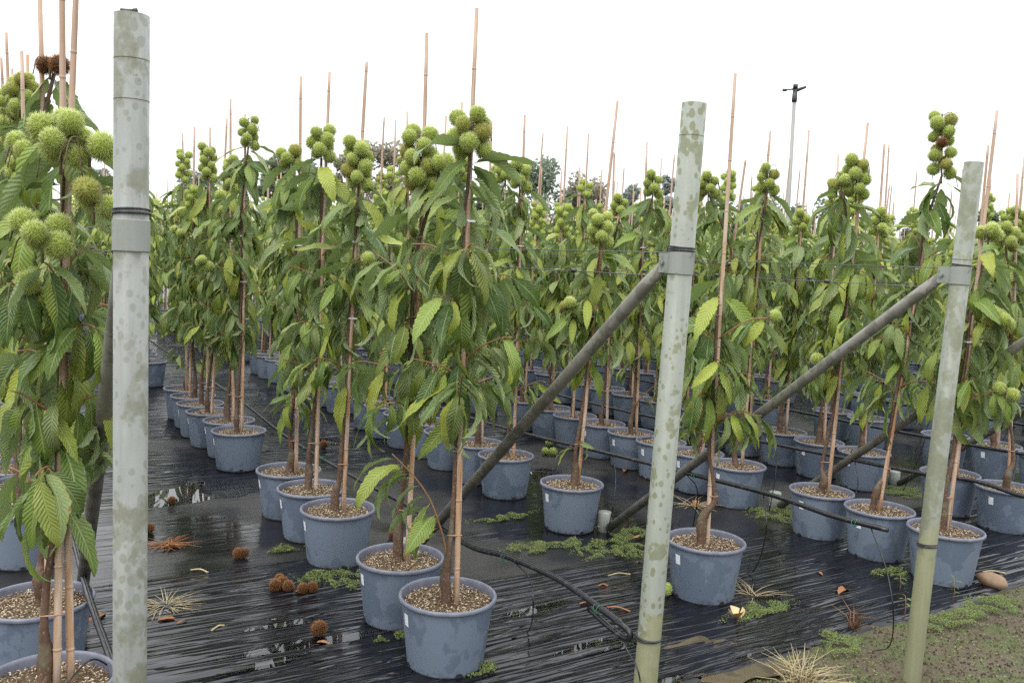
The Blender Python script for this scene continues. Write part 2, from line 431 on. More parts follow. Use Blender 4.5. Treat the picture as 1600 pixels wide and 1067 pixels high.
def earth_material():
    t = NT('earth'); o = t.coord()
    s = t.n('ShaderNodeSeparateXYZ'); t.set(s.inputs[0], o)
    n1 = t.noise(o, 5.0, 5, 0.65); n2 = t.noise(o, 42.0, 4, 0.7); n3 = t.noise(o, 1.6, 3)
    c = t.mix(n2, (0.035, 0.028, 0.018), (0.15, 0.115, 0.07))
    c = t.mix(t.math('MULTIPLY', t.ramp(n1, 0.46, 0.56), 0.8), c, t.mix(n2, (0.03, 0.045, 0.012), (0.11, 0.135, 0.04)))
    c = t.mix(t.math('MULTIPLY', t.ramp(t.noise(o, 90.0, 2), 0.70, 0.76), 0.7), c, (0.33, 0.29, 0.22))
    c = t.mix(t.math('MULTIPLY', t.ramp(n3, 0.56, 0.60), 0.7), c, (0.018, 0.018, 0.020))
    grass = t.ramp(s.outputs[1], 34.0, 40.0)
    c = t.mix(grass, c, t.mix(n1, (0.035, 0.065, 0.015), (0.08, 0.12, 0.035)))
    return t.finish(t.bsdf(c, t.ramp(n3, 0.4, 0.62, 0.75, 0.35), t.bump(t.math('ADD', n2, n1), 0.9, 0.025), spec=0.35))

def water_material():
    t = NT('puddle_water'); o = t.coord()
    n1 = t.noise(o, 6.0, 2)
    p = t.bsdf((0.9, 0.92, 0.9), 0.02, t.bump(n1, 0.03, 0.004), spec=0.5, **{'Transmission Weight': 1.0, 'IOR': 1.33})
    return t.finish(p)

def moss_material():
    t = NT('moss'); r = t.attr('rnd'); o = t.objrand()
    c = t.mix(r, (0.045, 0.068, 0.016), (0.155, 0.200, 0.055))
    c = t.mix(t.ramp(r, 0.85, 1.0), c, (0.17, 0.15, 0.06))
    return t.finish(t.bsdf(c, 0.6, spec=0.3))
def foliage_material(name, a, b, c3):
    t = NT(name); r = t.attr('rnd')
    c = t.mix(t.ramp(r, 0.0, 0.7), a, b); c = t.mix(t.ramp(r, 0.72, 1.0), c, c3)
    p = t.bsdf(c, 0.6, spec=0.3)
    tr = t.n('ShaderNodeBsdfTranslucent'); t.set(tr.inputs[0], c)
    mx = t.n('ShaderNodeMixShader'); mx.inputs[0].default_value = 0.45
    t.t.links.new(p, mx.inputs[1]); t.t.links.new(tr.outputs[0], mx.inputs[2])
    return t.finish(mx.outputs[0])

M = dict(
    leaf=leaf_material('chestnut_leaf', True), leafj=leaf_material('chestnut_foliage', False),
    burr=burr_material('green_burr', (0.36, 0.45, 0.065), (0.74, 0.80, 0.34)),
    burrb=burr_material('brown_burr', (0.06, 0.026, 0.010), (0.42, 0.20, 0.075), True),
    bark=bark_material(), cane=cane_material(), pot=pot_material(), rim=rim_material(), chips=chips_material(), soil=soil_material(),
    twig=plain('twig_bark', (0.20, 0.105, 0.045), 0.55), stalk=plain('catkin_stalk', (0.10, 0.075, 0.03), 0.7),
    tie=plain('rubber_tie', (0.36, 0.20, 0.13), 0.55), clip=plain('white_clip', (0.72, 0.72, 0.70), 0.35, amt=0.05),
    sticker=plain('white_sticker', (0.70, 0.72, 0.76), 0.4, amt=0.12, nscale=90.0),
    drain=plain('drain_hole', (0.012, 0.012, 0.014), 0.8),
    post0=galvanised('galvanised_post', (0.225, 0.236, 0.215), (0.108, 0.108, 0.070), 0.50, 0.3, 9.0, soft=.09, spot=.6, rust=.9),
    post1=galvanised('galvanised_post_spotted', (0.235, 0.253, 0.212), (0.118, 0.124, 0.062), 0.55, 4.1, 10.0, algae=0.37, soft=.05, spot=1.0),
    post2=galvanised('galvanised_post_stained', (0.205, 0.22, 0.18), (0.115, 0.12, 0.07), 0.48, 7.7, 8.0, algae=0.62, soft=.07, spot=.5),
    brace=galvanised('galvanised_brace', (0.245, 0.235, 0.205), (0.125, 0.122, 0.095), 0.50, 2.2, 14.0),
    collar=galvanised('galvanised_collar', (0.26, 0.28, 0.25), (0.15, 0.16, 0.125), 0.55, 5.5, 12.0),
    wire=plain('steel_wire', (0.10, 0.10, 0.105), 0.4, 0.6), bwire=plain('black_wire', (0.02, 0.02, 0.022), 0.4),
    hose=hose_material(), green=plain('green_twine', (0.02, 0.16, 0.09), 0.6),
    film=film_material(), silt=silt_material('brown_silt', (0.040, 0.030, 0.014), (0.115, 0.088, 0.044)), silt_grey=silt_material('grey_silt', (0.022, 0.019, 0.016), (0.075, 0.066, 0.056)), earth=earth_material(), water=water_material(), moss=moss_material(),
    stone=plain('brown_stone', (0.22, 0.145, 0.09), 0.65, nscale=22.0, amt=0.45), straw=plain('dry_straw', (0.36, 0.29, 0.16), 0.7, amt=0.35),
    deadleaf=plain('dead_leaf', (0.26, 0.11, 0.04), 0.6, amt=0.5), husk=plain('husk_lining', (0.60, 0.45, 0.24), 0.6, amt=0.3),
    clod=foliage_material('soil_crumbs', (0.04, 0.03, 0.02), (0.13, 0.10, 0.06), (0.30, 0.26, 0.19)),
    pipe=plain('white_pipe', (0.24, 0.24, 0.22), 0.4, amt=0.06), brick=plain('far_brick', (0.33, 0.16, 0.11), 0.8), tile=plain('far_tiles', (0.28, 0.13, 0.09), 0.7),
    glass=plain('far_glass', (0.03, 0.035, 0.04), 0.1),
    seed=foliage_material('seedling', (0.10, 0.17, 0.03), (0.22, 0.28, 0.05), (0.30, 0.30, 0.06)),
)

# ------------------------------------------------------------------ ground
def rot_row(o): o.rotation_euler = (0, 0, -math.atan2(N2.x, N2.y) + math.pi / 2); return o   # local x = across rows, y = along rows
g = MB()
xs = [-400, -60, -12, -4] + [i * 0.5 for i in range(-6, 22)] + [14, 20, 60, 400]
ys = [-300, -40, -8, 0, 1.0] + [1.25 + 0.25 * i for i in range(7)] + [4, 10, 40, 120, 700]
def earth_z(x, y):
    return -0.012 + (0.018 * noise.noise(Vector((x * 1.3, y * 1.3, 3))) if (-3 < x < 11 and 1 <= y < 2.9) else 0) - (0.05 if 3.5 < y < 50 and -10 < x < 60 else 0)
for y in ys:
    for x in xs: g.v.append(Vector((x, y, earth_z(x, y)))); g.a.append(0)
for j in range(len(ys) - 1):
    for i in range(len(xs) - 1):
        b = j * len(xs) + i; g.face((b, b + 1, b + len(xs) + 1, b + len(xs)))
tag(rot_row(link('ground', g.mesh('ground', M['earth']))), kind='structure')

# the black film: real wrinkles in the loose front strip, coarse cells farther back
WR = np.random.RandomState(3)
def film_edge(x): return 2.50 + 0.10 * noise.noise(Vector((x * 0.9, 0, 5))) + 0.03 * noise.noise(Vector((x * 4, 2, 5)))
def film_z(x, y):
    z = 0.004
    lim = 4.42 - 0.66 * min(1, max(0, (x - 1.85) / 0.3))
    if y < lim + 0.05 and -3 < x < 9:
        k = min(1, (lim + 0.05 - y) / 0.12)
        q = noise.noise(Vector((x * 0.9, y * 15, 1))) * 0.006 + noise.noise(Vector((x * 2.0, y * 34, 7))) * 0.0035 + noise.noise(Vector((x * 1.2, y * 1.1, 9))) * 0.006
        z += (0.006 + q) * k
    z += 0.004 * noise.noise(Vector((x * 0.7, y * 0.7, 20)))
    return max(z, 0.001)
xs = [-12, -8, -5, -3.5] + [-3 + 0.11 * i for i in range(96)] + [8, 10, 14, 20, 30, 45]
yr = [0.0] + [0.014 * i for i in range(1, 150)]
yabs = [4.62, 4.7, 4.9, 5.3, 6, 7, 8.5, 10, 13, 18, 25, 36]
g = MB()
nx = len(xs)
for k, y in enumerate(yr):
    for x in xs:
        e = film_edge(x); yy = e + y * (4.60 - e) / yr[-1]
        g.v.append(Vector((x, yy, film_z(x, yy) if k else -0.014))); g.a.append(0)
for y in yabs:
    for x in xs: g.v.append(Vector((x, y, film_z(x, y)))); g.a.append(0)
for j in range(len(yr) + len(yabs) - 1):
    for i in range(nx - 1):
        b = j * nx + i; g.face((b, b + 1, b + nx + 1, b + nx))
tag(rot_row(link('ground_film', g.mesh('ground_film', M['film']))), kind='structure')

def blob(cx, cy, rx, ry, ang, n=36, seed=0, rough=0.35):
    r = random.Random(seed); pts = []
    ph = [r.uniform(0, 6.28) for _ in range(4)]
    for k in range(n):
        a = 2 * math.pi * k / n
        q = 1 + rough * (0.5 * math.sin(2 * a + ph[0]) + 0.35 * math.sin(3 * a + ph[1]) + 0.25 * math.sin(5 * a + ph[2]) + 0.15 * math.sin(9 * a + ph[3]))
        u, v = rx * q * math.cos(a), ry * q * math.sin(a)
        pts.append(Vector((cx + u * math.cos(ang) - v * math.sin(ang), cy + u * math.sin(ang) + v * math.cos(ang))))
    return pts
row_dir = math.atan2(N2.y, N2.x)
for i, (px, py, rx, ry, dz) in enumerate(((420, 978, .30, .05, .0), (470, 1012, .36, .06, .0), (390, 1040, .25, .05, 0), (850, 952, .22, .05, 0), (940, 1012, .20, .07, 0), (1075, 1052, .30, .08, 0),
                                    (1210, 930, .16, .06, 0), (1275, 945, .14, .06, 0), (830, 740, .25, .16, -.004), (320, 770, .4, .25, -.004), (560, 690, .35, .2, -.004), (700, 1045, .2, .05, 0))):
    p = at_z(px, py, 0)
    m = MB(); pts = blob(p.x, p.y, rx, ry, row_dir, seed=i + 40)
    for q in pts: m.v.append(Vector((q.x, q.y, 0.0105 + dz))); m.a.append(0)
    m.face(range(len(pts)))
    tag(link('puddle', m.mesh('puddle', M['water'], smooth=False)), kind='structure')

for i, (px, py, rx, ry) in enumerate(((1085, 1022, .26, .10), (1330, 925, .30, .12), (905, 945, .2, .09), (1160, 1040, .3, .10), (350, 918, .35, .06), (1230, 905, .2, .07), (430, 945, .22, .05))):
    p = at_z(px, py, 0); m = MB(); pts = blob(p.x, p.y, rx, ry, row_dir, seed=i + 140, n=90, rough=.8)
    for q in pts: m.v.append(Vector((q.x, q.y, 0.0062))); m.a.append(0)
    m.face(range(len(pts)))
    tag(link('silt_patch', m.mesh('silt_patch', M['silt'] if i not in (4, 6) else M['silt_grey'], smooth=False)), kind='structure')

# ------------------------------------------------------------------ posts with braces, wires, hoses
POST_R = 0.0425
def pipe_mesh(m, a, b, r, wall=0.004, seg=28):
    """open-topped pipe from a to b"""
    m.tube([a, b], r, seg, cap=False); m.tube([b, b + (a - b).normalized() * 0.25], r - wall, seg, cap=False)
    i0 = len(m.v) - 4 * seg + seg; i1 = len(m.v) - 2 * seg
    for k in range(seg):
        k2 = (k + 1) % seg
        m.face((i0 + k, i0 + k2, i1 + k2, i1 + k))
def ring(m, c, axis, r, thick, n=28, tilt=0.0, phase=0):
    axis = axis.normalized(); u = axis.orthogonal().normalized(); w = axis.cross(u)
    pts = []
    for k in range(n + 1):
        a = 2 * math.pi * k / n + phase
        pts.append(c + (u * math.cos(a) + w * math.sin(a)) * r + axis * tilt * math.sin(a))
    m.tube(pts, thick, 6, cap=False)
ROWDIR = Vector((T2.x, T2.y, 0))
POSTS = {}
def braced_post(base, top, mat, zcol, foot_s, foot_n, label, wraps, weld, cap=False, POST_R=0.0360):
    ax = (top - base).normalized()
    root = link('braced_post', None, loc=base); tag(root, label, 'post', 'steel end posts of the pot rows')
    L = lambda p: Vector(p) - base
    m = MB(); pipe_mesh(m, Vector((0, 0, -0.12)), L(top), POST_R); link('pole', m.mesh('pole', mat), root)
    h = lambda z: L(base + ax * ((z - base.z) / ax.z))
    for z in weld:
        m = MB(); ring(m, h(z), ax, POST_R - 0.0001, 0.0008); link('weld_seam', m.mesh('weld_seam', M['stalk']), root)
    # collar clamped round the pole, with the ear that holds the brace
    c0, c1 = h(zcol - 0.035), h(zcol + 0.035)
    m = MB(); m.tube([c0 - ax * .002, c0, c1, c1 + ax * .002], [POST_R + .0005, POST_R + .003, POST_R + .003, POST_R + .0005], 44, cap=False)
    side = Vector((T2.x, T2.y, 0)); nrm = Vector((N2.x, N2.y, 0))
    cm = (c0 + c1) / 2
    rot = Matrix((side, nrm, Vector((0, 0, 1)))).transposed()
    for k in (-1, 1):
        m.box(cm + side * (POST_R + 0.022) + nrm * 0.012 * k, (0.062, 0.004, 0.066), rot=rot)
    col = link('collar', m.mesh('collar', M['collar'], smooth=False), root)
    ear = cm + side * (POST_R + 0.034)
    m = MB(); m.tube([ear - nrm * 0.026, ear + nrm * 0.026], 0.0045, 8)
    m.tube([ear - nrm * 0.024, ear - nrm * 0.016], 0.0095, 6); m.tube([ear + nrm * 0.016, ear + nrm * 0.024], 0.0095, 6)
    link('bolt', m.mesh('bolt', M['collar'], smooth=False), col)
    # brace: flattened top end, then round pipe to a short stub set in the ground
    foot = L(place(foot_n, foot_s, 0.0))
    end = foot + Vector((0, 0, 0.035)) - ROWDIR * 0.05
    d = (end - ear).normalized()
    m = MB()
    sec = []
    for tpos, wu, wn in ((-0.03, .016, .007), (0.0, .022, .008), (0.05, .024, .009), (0.11, .024, .024), (0.15, .0245, .0245)):
        sec.append((ear + d * tpos, wu, wn))
    sec.append((end, .0245, .0245))
    upv = nrm.cross(d).normalized(); seg = 18; b0 = 0
    for p, wu, wn in sec:
        for k in range(seg):
            a = 2 * math.pi * k / seg
            m.v.append(p + upv * wu * math.cos(a) + nrm * wn * math.sin(a)); m.a.append(0)
    for i in range(len(sec) - 1):
        for k in range(seg):
            k2 = (k + 1) % seg; m.face((i * seg + k, i * seg + k2, (i + 1) * seg + k2, (i + 1) * seg + k))
    m.face(range(seg)); m.face(range((len(sec) - 1) * seg, len(sec) * seg))
    br = link('brace', m.mesh('brace', M['brace']), root)
    m = MB(); m.tube([foot + Vector((0, 0, -0.05)), foot + Vector((0, 0, 0.12)), foot + Vector((0, 0, .125))], [.043, .043, .038], 20)
    m.tube([foot + Vector((0, 0, 0.035)) - nrm * 0.05, foot + Vector((0, 0, 0.035)) + nrm * 0.05], 0.006, 8)
    link('foot_stub', m.mesh('foot_stub', M['collar']), br)
    for z, turns, th in wraps:
        m = MB()
        for q in range(turns):
            ring(m, h(z + q * th * 2.0), ax, POST_R + th + 0.004 * (abs(z - zcol) < 0.03), th, tilt=0.003 * (q % 2 * 2 - 1), phase=q)
        link('wire_wrap', m.mesh('wire_wrap', M['bwire']), root)
    if cap:
        m = MB(); t0 = L(top); m.tube([t0 + Vector((-.012, -POST_R * .8, .003)), t0 + Vector((.016, -POST_R * .72, .003))], .0035, 8)
        m.tube([t0 + Vector((.016, -POST_R * .72, .003)), t0 + Vector((.024, -POST_R * .68, .006))], .005, 8)
        link('top_clip', m.mesh('top_clip', M['wire']), root)
    return root
def post_line(pt, pb, Y):
    a, b = at_y(*pt, Y), at_y(*pb, Y)
    return b + (a - b) * ((0 - b.z) / (a.z - b.z)), a
b0, t0 = post_line((206, 24), (203, 1060), 2.02)
b1, t1 = post_line((1085, 162), (1008, 1060), 2.90)
b2, t2 = post_line((1522, 254), (1423, 1058), 3.49)
b3, t3 = place(4.72, 2.12, 0), place(4.74, 2.10, 2.13)
b4, t4 = place(6.18, 2.12, 0), place(6.20, 2.10, 2.13)
braced_post(b0, t0, M['post0'], 1.665, 4.15, 0.32, 'broad grey steel post with a small clip on its rim, beside burr-laden leafy trees', [(1.715, 3, .0022)], [2.06, 1.97], cap=True, POST_R=.0382)
braced_post(b1, t1, M['post1'], 1.665, 4.20, 1.90, 'steel post dotted with olive spots, black band near its foot, by looped hose', [(1.705, 4, .0022), (.375, 2, .0035)], [2.08], POST_R=.0408)
braced_post(b2, t2, M['post2'], 1.672, 4.21, 3.26, 'stained steel post with moss-green lower half, wired to a hose end beside pots', [(1.71, 2, .0022), (.565, 3, .0025)], [1.735])
braced_post(b3, t3, M['post2'], 1.68, 4.15, 4.70, 'steel post whose brace slants behind the pot with the brown stone at its side', [(1.71, 2, .0022)], [1.74])
braced_post(b4, t4, M['post1'], 1.68, 4.25, 6.16, 'steel post bracing the row behind the weedy green pot', [(1.71, 2, .0022)], [1.74])

def row_wire(a, bvec, z, sag, label, mat='wire', r=0.0018, length=22):
    pts = []
    for i in range(45):
        q = i / 44
        p = a + ROWDIR * (q * length) + (bvec * q)
        p.z = z - sag * math.sin(math.pi * ((q * 5) % 1)) - 0.002 * q
        pts.append(p)
    o = link('trellis_wire', MB().tube(pts, r, 5).mesh('trellis_wire', M[mat]))
    return tag(o, label, 'wire', 'wires strung along the pot rows')
wire_rows = [(b0, 'post with the rim clip'), (b1, 'olive-spotted post'), (b2, 'moss-green-footed post'), (b3, 'post behind the brown stone'), (b4, 'post of the weedy pot row')]
for i, (b, nm) in enumerate(wire_rows):
    for z, w in ((1.70, 'upper'), (1.62, 'lower')):
        a = Vector((b.x, b.y, 0)) + Vector((t1.x - b1.x, 0, 0)) * 0.8 + ROWDIR * POST_R
        wo = row_wire(a, Vector((0, 0, 0)), z, 0.004, f'{w} thin dark wire running from the {nm} through the leaves')
        # cable-tie knots where the wire passes canes
        if w == 'lower':
            for k in range(7):
                p = a + ROWDIR * (0.55 + 0.62 * k + 0.2 * rnd()); p.z = z
                m = MB()
                m.tube([p - ROWDIR * 0.012, p + ROWDIR * 0.012], [.007, .009], 8)
                m.tube(arc([p, p + Vector((.03, -.02, -.004)), p + Vector((.075, -.03, -.02 - .03 * rnd()))], 4), .0022, 5)
                link('wire_knot', m.mesh('wire_knot', M['bwire']), wo)
def drip_hose(pts, r, label, ties, drops, loop=False):
    P = arc(pts, 8)
    root = link('drip_hose', None, loc=P[0]); tag(root, label, 'hose', 'black drip hoses along the rows')
    m = MB(); m.tube([p - P[0] for p in P], r, 10)
    if loop:
        d = (P[3] - P[0]).normalized()
        q = [P[2] + Vector((0, 0, r * .2)), P[0] - d * .01, P[0] - d * .045 + Vector((0, 0, -.006)), P[0] - d * .035 + Vector((0, 0, -.034)), P[0] + d * .06 + Vector((0, 0, -.042)), P[0] + d * .20 + Vector((0, 0, -.034))]
        m.tube([x - P[0] for x in arc(q, 6)], r * 0.95, 10)
    link('hose', m.mesh('hose', M['hose']), root)
    wp = [p - P[0] + Vector((0, 0, r + 0.002)) for p in P]
    link('carrier_wire', MB().tube(wp, .0014, 5).mesh('carrier_wire', M['wire']), root)
    for p in ties:
        m = MB(); ring(m, Vector(p) - P[0] + Vector((0, 0, -.004)), ROWDIR, r * 1.5, .0013, 12, tilt=.006); ring(m, Vector(p) - P[0] + ROWDIR * .008 + Vector((0, 0, -.004)), ROWDIR, r * 1.45, .0013, 12, tilt=-.008)
        link('twine_tie', m.mesh('twine_tie', M['green']), root)
    for dpts in drops:
        link('drip_tube', MB().tube([p - P[0] for p in arc(dpts, 6)], .0032, 6).mesh('drip_tube', M['hose']), root)
    return root
def hose_from(pts, c): return [at_n(x, y, c) for x, y in pts]
h1 = hose_from([(972, 976), (940, 952), (870, 904), (790, 869), (730, 851), (640, 792), (540, 738), (447, 682)], 1.9) + [place(1.9, s, .29) for s in (8, 11, 15, 20)]
drip_hose(h1, .0115, 'doubled-back black drip hose tied off at the olive-spotted post', [at_n(790, 871, 1.9), at_n(936, 950, 1.9), at_n(505, 716, 1.9)],
          [[at_n(802, 876, 1.9), at_n(828, 905, 1.87), at_n(833, 950, 1.85), at_z(826, 985, .02), at_z(800, 996, .012)],
           [at_n(960, 978, 1.9), at_n(980, 1015, 1.9), at_n(1000, 1060, 1.9), place(1.95, 2.25, .02)],
           [at_n(655, 800, 1.9), at_n(612, 838, 1.78), at_n(590, 885, 1.72), at_z(568, 926, .02)],
           [at_n(480, 700, 1.9), at_n(440, 705, 1.8), at_n(415, 704, 1.75)]], loop=True)
h2 = hose_from([(1387, 828), (1300, 806), (1200, 772), (1060, 736), (960, 711), (830, 680)], 3.27) + [place(3.27, s, z) for s, z in ((6.2, .38), (8, .36), (12, .34), (20, .34))]
drip_hose(h2, .0105, 'black drip hose whose cut end points at the moss-green-footed post', [at_n(1338, 816, 3.27), at_n(1086, 743, 3.27)],
          [[at_n(1360, 822, 3.27), at_n(1385, 890, 3.24), at_n(1396, 960, 3.22), at_z(1390, 1008, .03), at_z(1366, 1016, .01)],
           [at_n(1193, 772, 3.27), at_n(1197, 830, 3.2), at_z(1180, 888, .05), at_z(1150, 906, .012)],
           [at_n(957, 712, 3.27), at_n(962, 745, 3.25), at_n(958, 790, 3.2), place(3.2, 4.1, .02)],
           [at_n(1072, 740, 3.27), at_n(1090, 770, 3.4), place(3.6, 3.8, .02)]])
h3 = [place(4.7, 2.25, .55)] + hose_from([(1600, 776), (1525, 752), (1440, 740), (1300, 712), (1190, 690)], 4.7) + [place(4.7, s, z) for s, z in ((5.2, .42), (6.5, .38), (9, .36), (14, .35))]
drip_hose(h3, .0105, 'black drip hose crossing in front of the pot by the weedy green one', [at_n(1460, 744, 4.7)],
          [[at_n(1213, 696, 4.7), at_n(1212, 740, 4.66), place(4.6, 4.1, .02)], [at_n(1336, 722, 4.7), at_n(1340, 760, 4.66), place(4.6, 3.5, .02)]])
for i, c in enumerate((6.14, 7.6, 9.05)):
    drip_hose([place(c, 2.3, .52), place(c, 4, .45), place(c, 6, .42), place(c, 9, .38), place(c, 14, .36)], .0105, 'black drip hose threading the pot row %s rows behind the brown stone' % ('two', 'three', 'four')[i], [],
              [[place(c, s, .44), place(c - .03, s + .03, .25), place(c - .1, s + .08, .02)] for s in (4.0, 4.9, 5.8)])
h0 = [place(.40, 2.42, .16), place(.36, 2.7, .21), place(.33, 3.1, .27), place(.31, 3.6, .30), place(.31, 4.6, .31), place(.31, 7, .31), place(.31, 12, .3)]
drip_hose(h0, .013, 'black drip hose drooping behind the post with the rim clip', [h0[0] + Vector((0, 0, .0)), h0[1]],
          [[place(.33, 3.0, .26), place(.26, 2.95, .32), place(.16, 2.8, .30)], [place(.34, 2.9, .25), place(.30, 2.6, .24), place(.15, 2.5, .2)]])

# ------------------------------------------------------------------ shared shapes: leaves, burrs, pots
def leaf_geo(seed, rows=20, half=2, bend=0.6, fold=0.35, twist=0.0, width=0.15, teeth=True, curl=0.0):
    """returns verts, quads, uvs of a leaf of unit length along +Y with its upper side towards +Z; a thin stalk precedes the blade"""
    r = random.Random(seed)
    V, F, UV = [], [], []
    y = z = 0.0
    ph = r.uniform(0, 6.28); ph2 = r.uniform(0, 6.28)
    # stalk: three stations before the blade
    st = [(-0.11, -0.020), (-0.05, -0.004)]
    nc = 2 * half + 1
    def station(v, py, pz, ang, w, tw, stalk):
        for k in range(-half, half + 1):
            u = k / half
            if stalk: x, dz = u * 0.006, 0
            else:
                e = w
                x = u * e * math.cos(fold * (1 - 0.4 * v))
                wave = 0.016 * math.sin(v * 15 + ph + (1.5 if u > 0 else 0)) * abs(u) ** 2 + curl * e * u * u
                dz = abs(u) * e * math.sin(fold * (1 - 0.4 * v)) + wave
            # twist around the rib
            x2 = x * math.cos(tw) - dz * math.sin(tw); z2 = x * math.sin(tw) + dz * math.cos(tw)
            V.append(Vector((x2 + 0.03 * math.sin(ph2 + 2.2 * v) * v, py - z2 * math.sin(ang), pz + z2 * math.cos(ang))))
            UV.append((0.5 + 0.5 * u, v if not stalk else -0.05))
    for py, pz in st: station(0, py, pz, 0.1, 0, 0, True)
    dv = 1.0 / rows
    for i in range(rows + 1):
        v = i / rows
        ang = -bend * v ** 1.1 + 0.12
        w = width * (math.sin(math.pi * min(1, v ** 0.82)) ** 0.78) * (1.0 - 0.15 * v) if 0 < i < rows else 0.004
        if teeth and 0 < i < rows: w *= 1.07 if i % 2 else 0.93
        station(v, y, z, ang, w, twist * v, False)
        y += dv * math.cos(ang); z += dv * math.sin(ang)
    n = len(V) // nc
    for i in range(n - 1):
        for k in range(nc - 1):
            b = i * nc + k; F.append((b, b + 1, b + nc + 1, b + nc))
    return V, F, UV
def mesh_from(name, V, F, UV, mat, rn=None):
    me = bpy.data.meshes.new(name); me.from_pydata([tuple(v) for v in V], [], F); me.materials.append(mat)
    me.polygons.foreach_set('use_smooth', [True] * len(F))
    uvl = me.uv_layers.new(name='UVMap')
    li = np.empty(len(me.loops), dtype=np.int32); me.loops.foreach_get('vertex_index', li)
    uvl.data.foreach_set('uv', np.array(UV, dtype=np.float32)[li].ravel())
    if rn is not None:
        at = me.attributes.new('rnd', 'FLOAT', 'POINT'); at.data.foreach_set('value', rn)
    me.update(); return me
LEAF_SPECS = [dict(bend=.6, fold=.30, width=.155, twist=.1), dict(bend=1.0, fold=.42, width=.15, twist=-.25), dict(bend=1.3, fold=.30, width=.165, twist=.3), dict(bend=1.8, fold=.5, width=.14, twist=-.1),
              dict(bend=.8, fold=.65, width=.15, twist=.35), dict(bend=1.2, fold=.2, width=.17, twist=-.35), dict(bend=.45, fold=.45, width=.145, twist=.2), dict(bend=1.5, fold=.25, width=.175, twist=.15, curl=-.25),
              dict(bend=2.1, fold=.6, width=.14, twist=.5), dict(bend=1.1, fold=.1, width=.18, twist=0, curl=-.4)]
LEAVES = [mesh_from('leaf', *leaf_geo(100 + i, rows=18, **s), M['leaf']) for i, s in enumerate(LEAF_SPECS)]
LEAF_LO = [leaf_geo(100 + i, rows=7, half=1, teeth=False, **s) for i, s in enumerate(LEAF_SPECS)]
LEAF_LO = [(np.array([tuple(v) for v in a]), np.array(b), c) for a, b, c in LEAF_LO]

def burr_geo(seed, spikes, core=0.66, sub=10):
    """unit-radius spiny burr: lumpy core and needles"""
    r = random.Random(seed); m = MB()
    nlat = sub
    prof = [(math.sin(math.pi * i / nlat) * core, -math.cos(math.pi * i / nlat) * core) for i in range(nlat + 1)]
    m.lathe([(max(a, 1e-3), b) for a, b in prof], seg=2 * nlat - 4)
    for i in range(len(m.v)): m.v[i] *= 1 + 0.06 * noise.noise(m.v[i] * 2.5 + Vector((seed, 0, 0))); m.a[i] = 0.12
    ga = math.pi * (3 - math.sqrt(5))
    for i in range(spikes):
        zz = 1 - 2 * (i + .5) / spikes; q = math.sqrt(max(0, 1 - zz * zz)); th = ga * i
        d = Vector((q * math.cos(th), q * math.sin(th), zz))
        d = (d + Vector((r.gauss(0, .10), r.gauss(0, .10), r.gauss(0, .10)))).normalized()
        lean = (d + Vector((r.gauss(0, .28), r.gauss(0, .28), r.gauss(0, .28)))).normalized()
        b = d * core * 0.95; tip = b + lean * (1.0 - core) * r.uniform(0.95, 1.35)
        u = d.orthogonal().normalized(); w = d.cross(u); rad = 0.024 if spikes > 300 else 0.05
        k0 = len(m.v)
        for k in range(3):
            a = 2.094 * k + th; m.v.append(b + (u * math.cos(a) + w * math.sin(a)) * rad); m.a.append(0.25)
        m.v.append(tip); m.a.append(1.0)
        for k in range(3): m.face((k0 + k, k0 + (k + 1) % 3, k0 + 3))
    return m
BURR_G = [burr_geo(i, 900) for i in range(3)]
BURRS = [b.mesh('burr', M['burr'], attr='tip') for b in BURR_G]
BURRS_BROWN = [b.mesh('burr', M['burrb'], attr='tip') for b in BURR_G[:2]]
BLO = [burr_geo(10 + i, 150, sub=7) for i in range(2)]

POT_H = 0.29
def pot_mesh():
    m = MB()
    prof = [(0.02, 0.004), (0.146, 0.004), (0.152, 0.0), (0.1555, 0.012), (0.184, 0.250), (0.1865, 0.270)]
    rimp = [(0.1865, 0.2695), (0.194, 0.2695), (0.1978, 0.272), (0.2000, 0.277), (0.1995, 0.284), (0.196, 0.289), (0.191, 0.290), (0.1868, 0.287), (0.1845, 0.279), (0.182, 0.262), (0.176, 0.215), (0.02, 0.21)]
    m.lathe(prof, 40)
    body = m.mesh('pot', M['pot'])
    r = MB().lathe(rimp, 40).mesh('rim', M['rim'])
    s = MB()                                     # white sticker, a curved patch facing away from the next row
    a0 = math.atan2(-N2.y, -N2.x)
    for j, z in enumerate((0.185, 0.235)):
        rr = 0.1555 + (z - .012) * (0.184 - 0.1555) / 0.238 + 0.0012
        for k in range(5):
            a = a0 + (k - 2) * 0.045; s.v.append(Vector((rr * math.cos(a), rr * math.sin(a), z))); s.a.append(0)
    for k in range(4): s.face((k, k + 1, 5 + k + 1, 5 + k))
    st = s.mesh('pot_label', M['sticker'])
    d = MB()                                     # dark drain notches at the foot
    for q in range(4):
        a1 = math.radians(-65 + 90 * q)
        b = len(d.v)
        for z in (0.002, 0.024):
            rr = 0.1550 + max(0, z - .012) * 0.12 + 0.0016
            for k in range(4):
                a = a1 + (k - 1.5) * 0.055; d.v.append(Vector((rr * math.cos(a), rr * math.sin(a), z - (0.006 if z > .01 and k in (0, 3) else 0)))); d.a.append(0)
        for k in range(3): d.face((b + k, b + k + 1, b + 4 + k + 1, b + 4 + k))
    return body, r, st, d.mesh('drain_notch', M['drain'])
POT, RIM, STICKER, NOTCH = pot_mesh()
def soil_mesh(seed):
    r = random.Random(seed); m = MB()
    m.lathe([(0.1785, 0.252), (0.15, 0.257), (0.10, 0.262), (0.05, 0.266), (0.001, 0.268)], 24)
    for v in m.v: v.z += 0.006 * noise.noise(v * 18 + Vector((seed, 0, 0)))
    return m.mesh('soil', M['soil'])
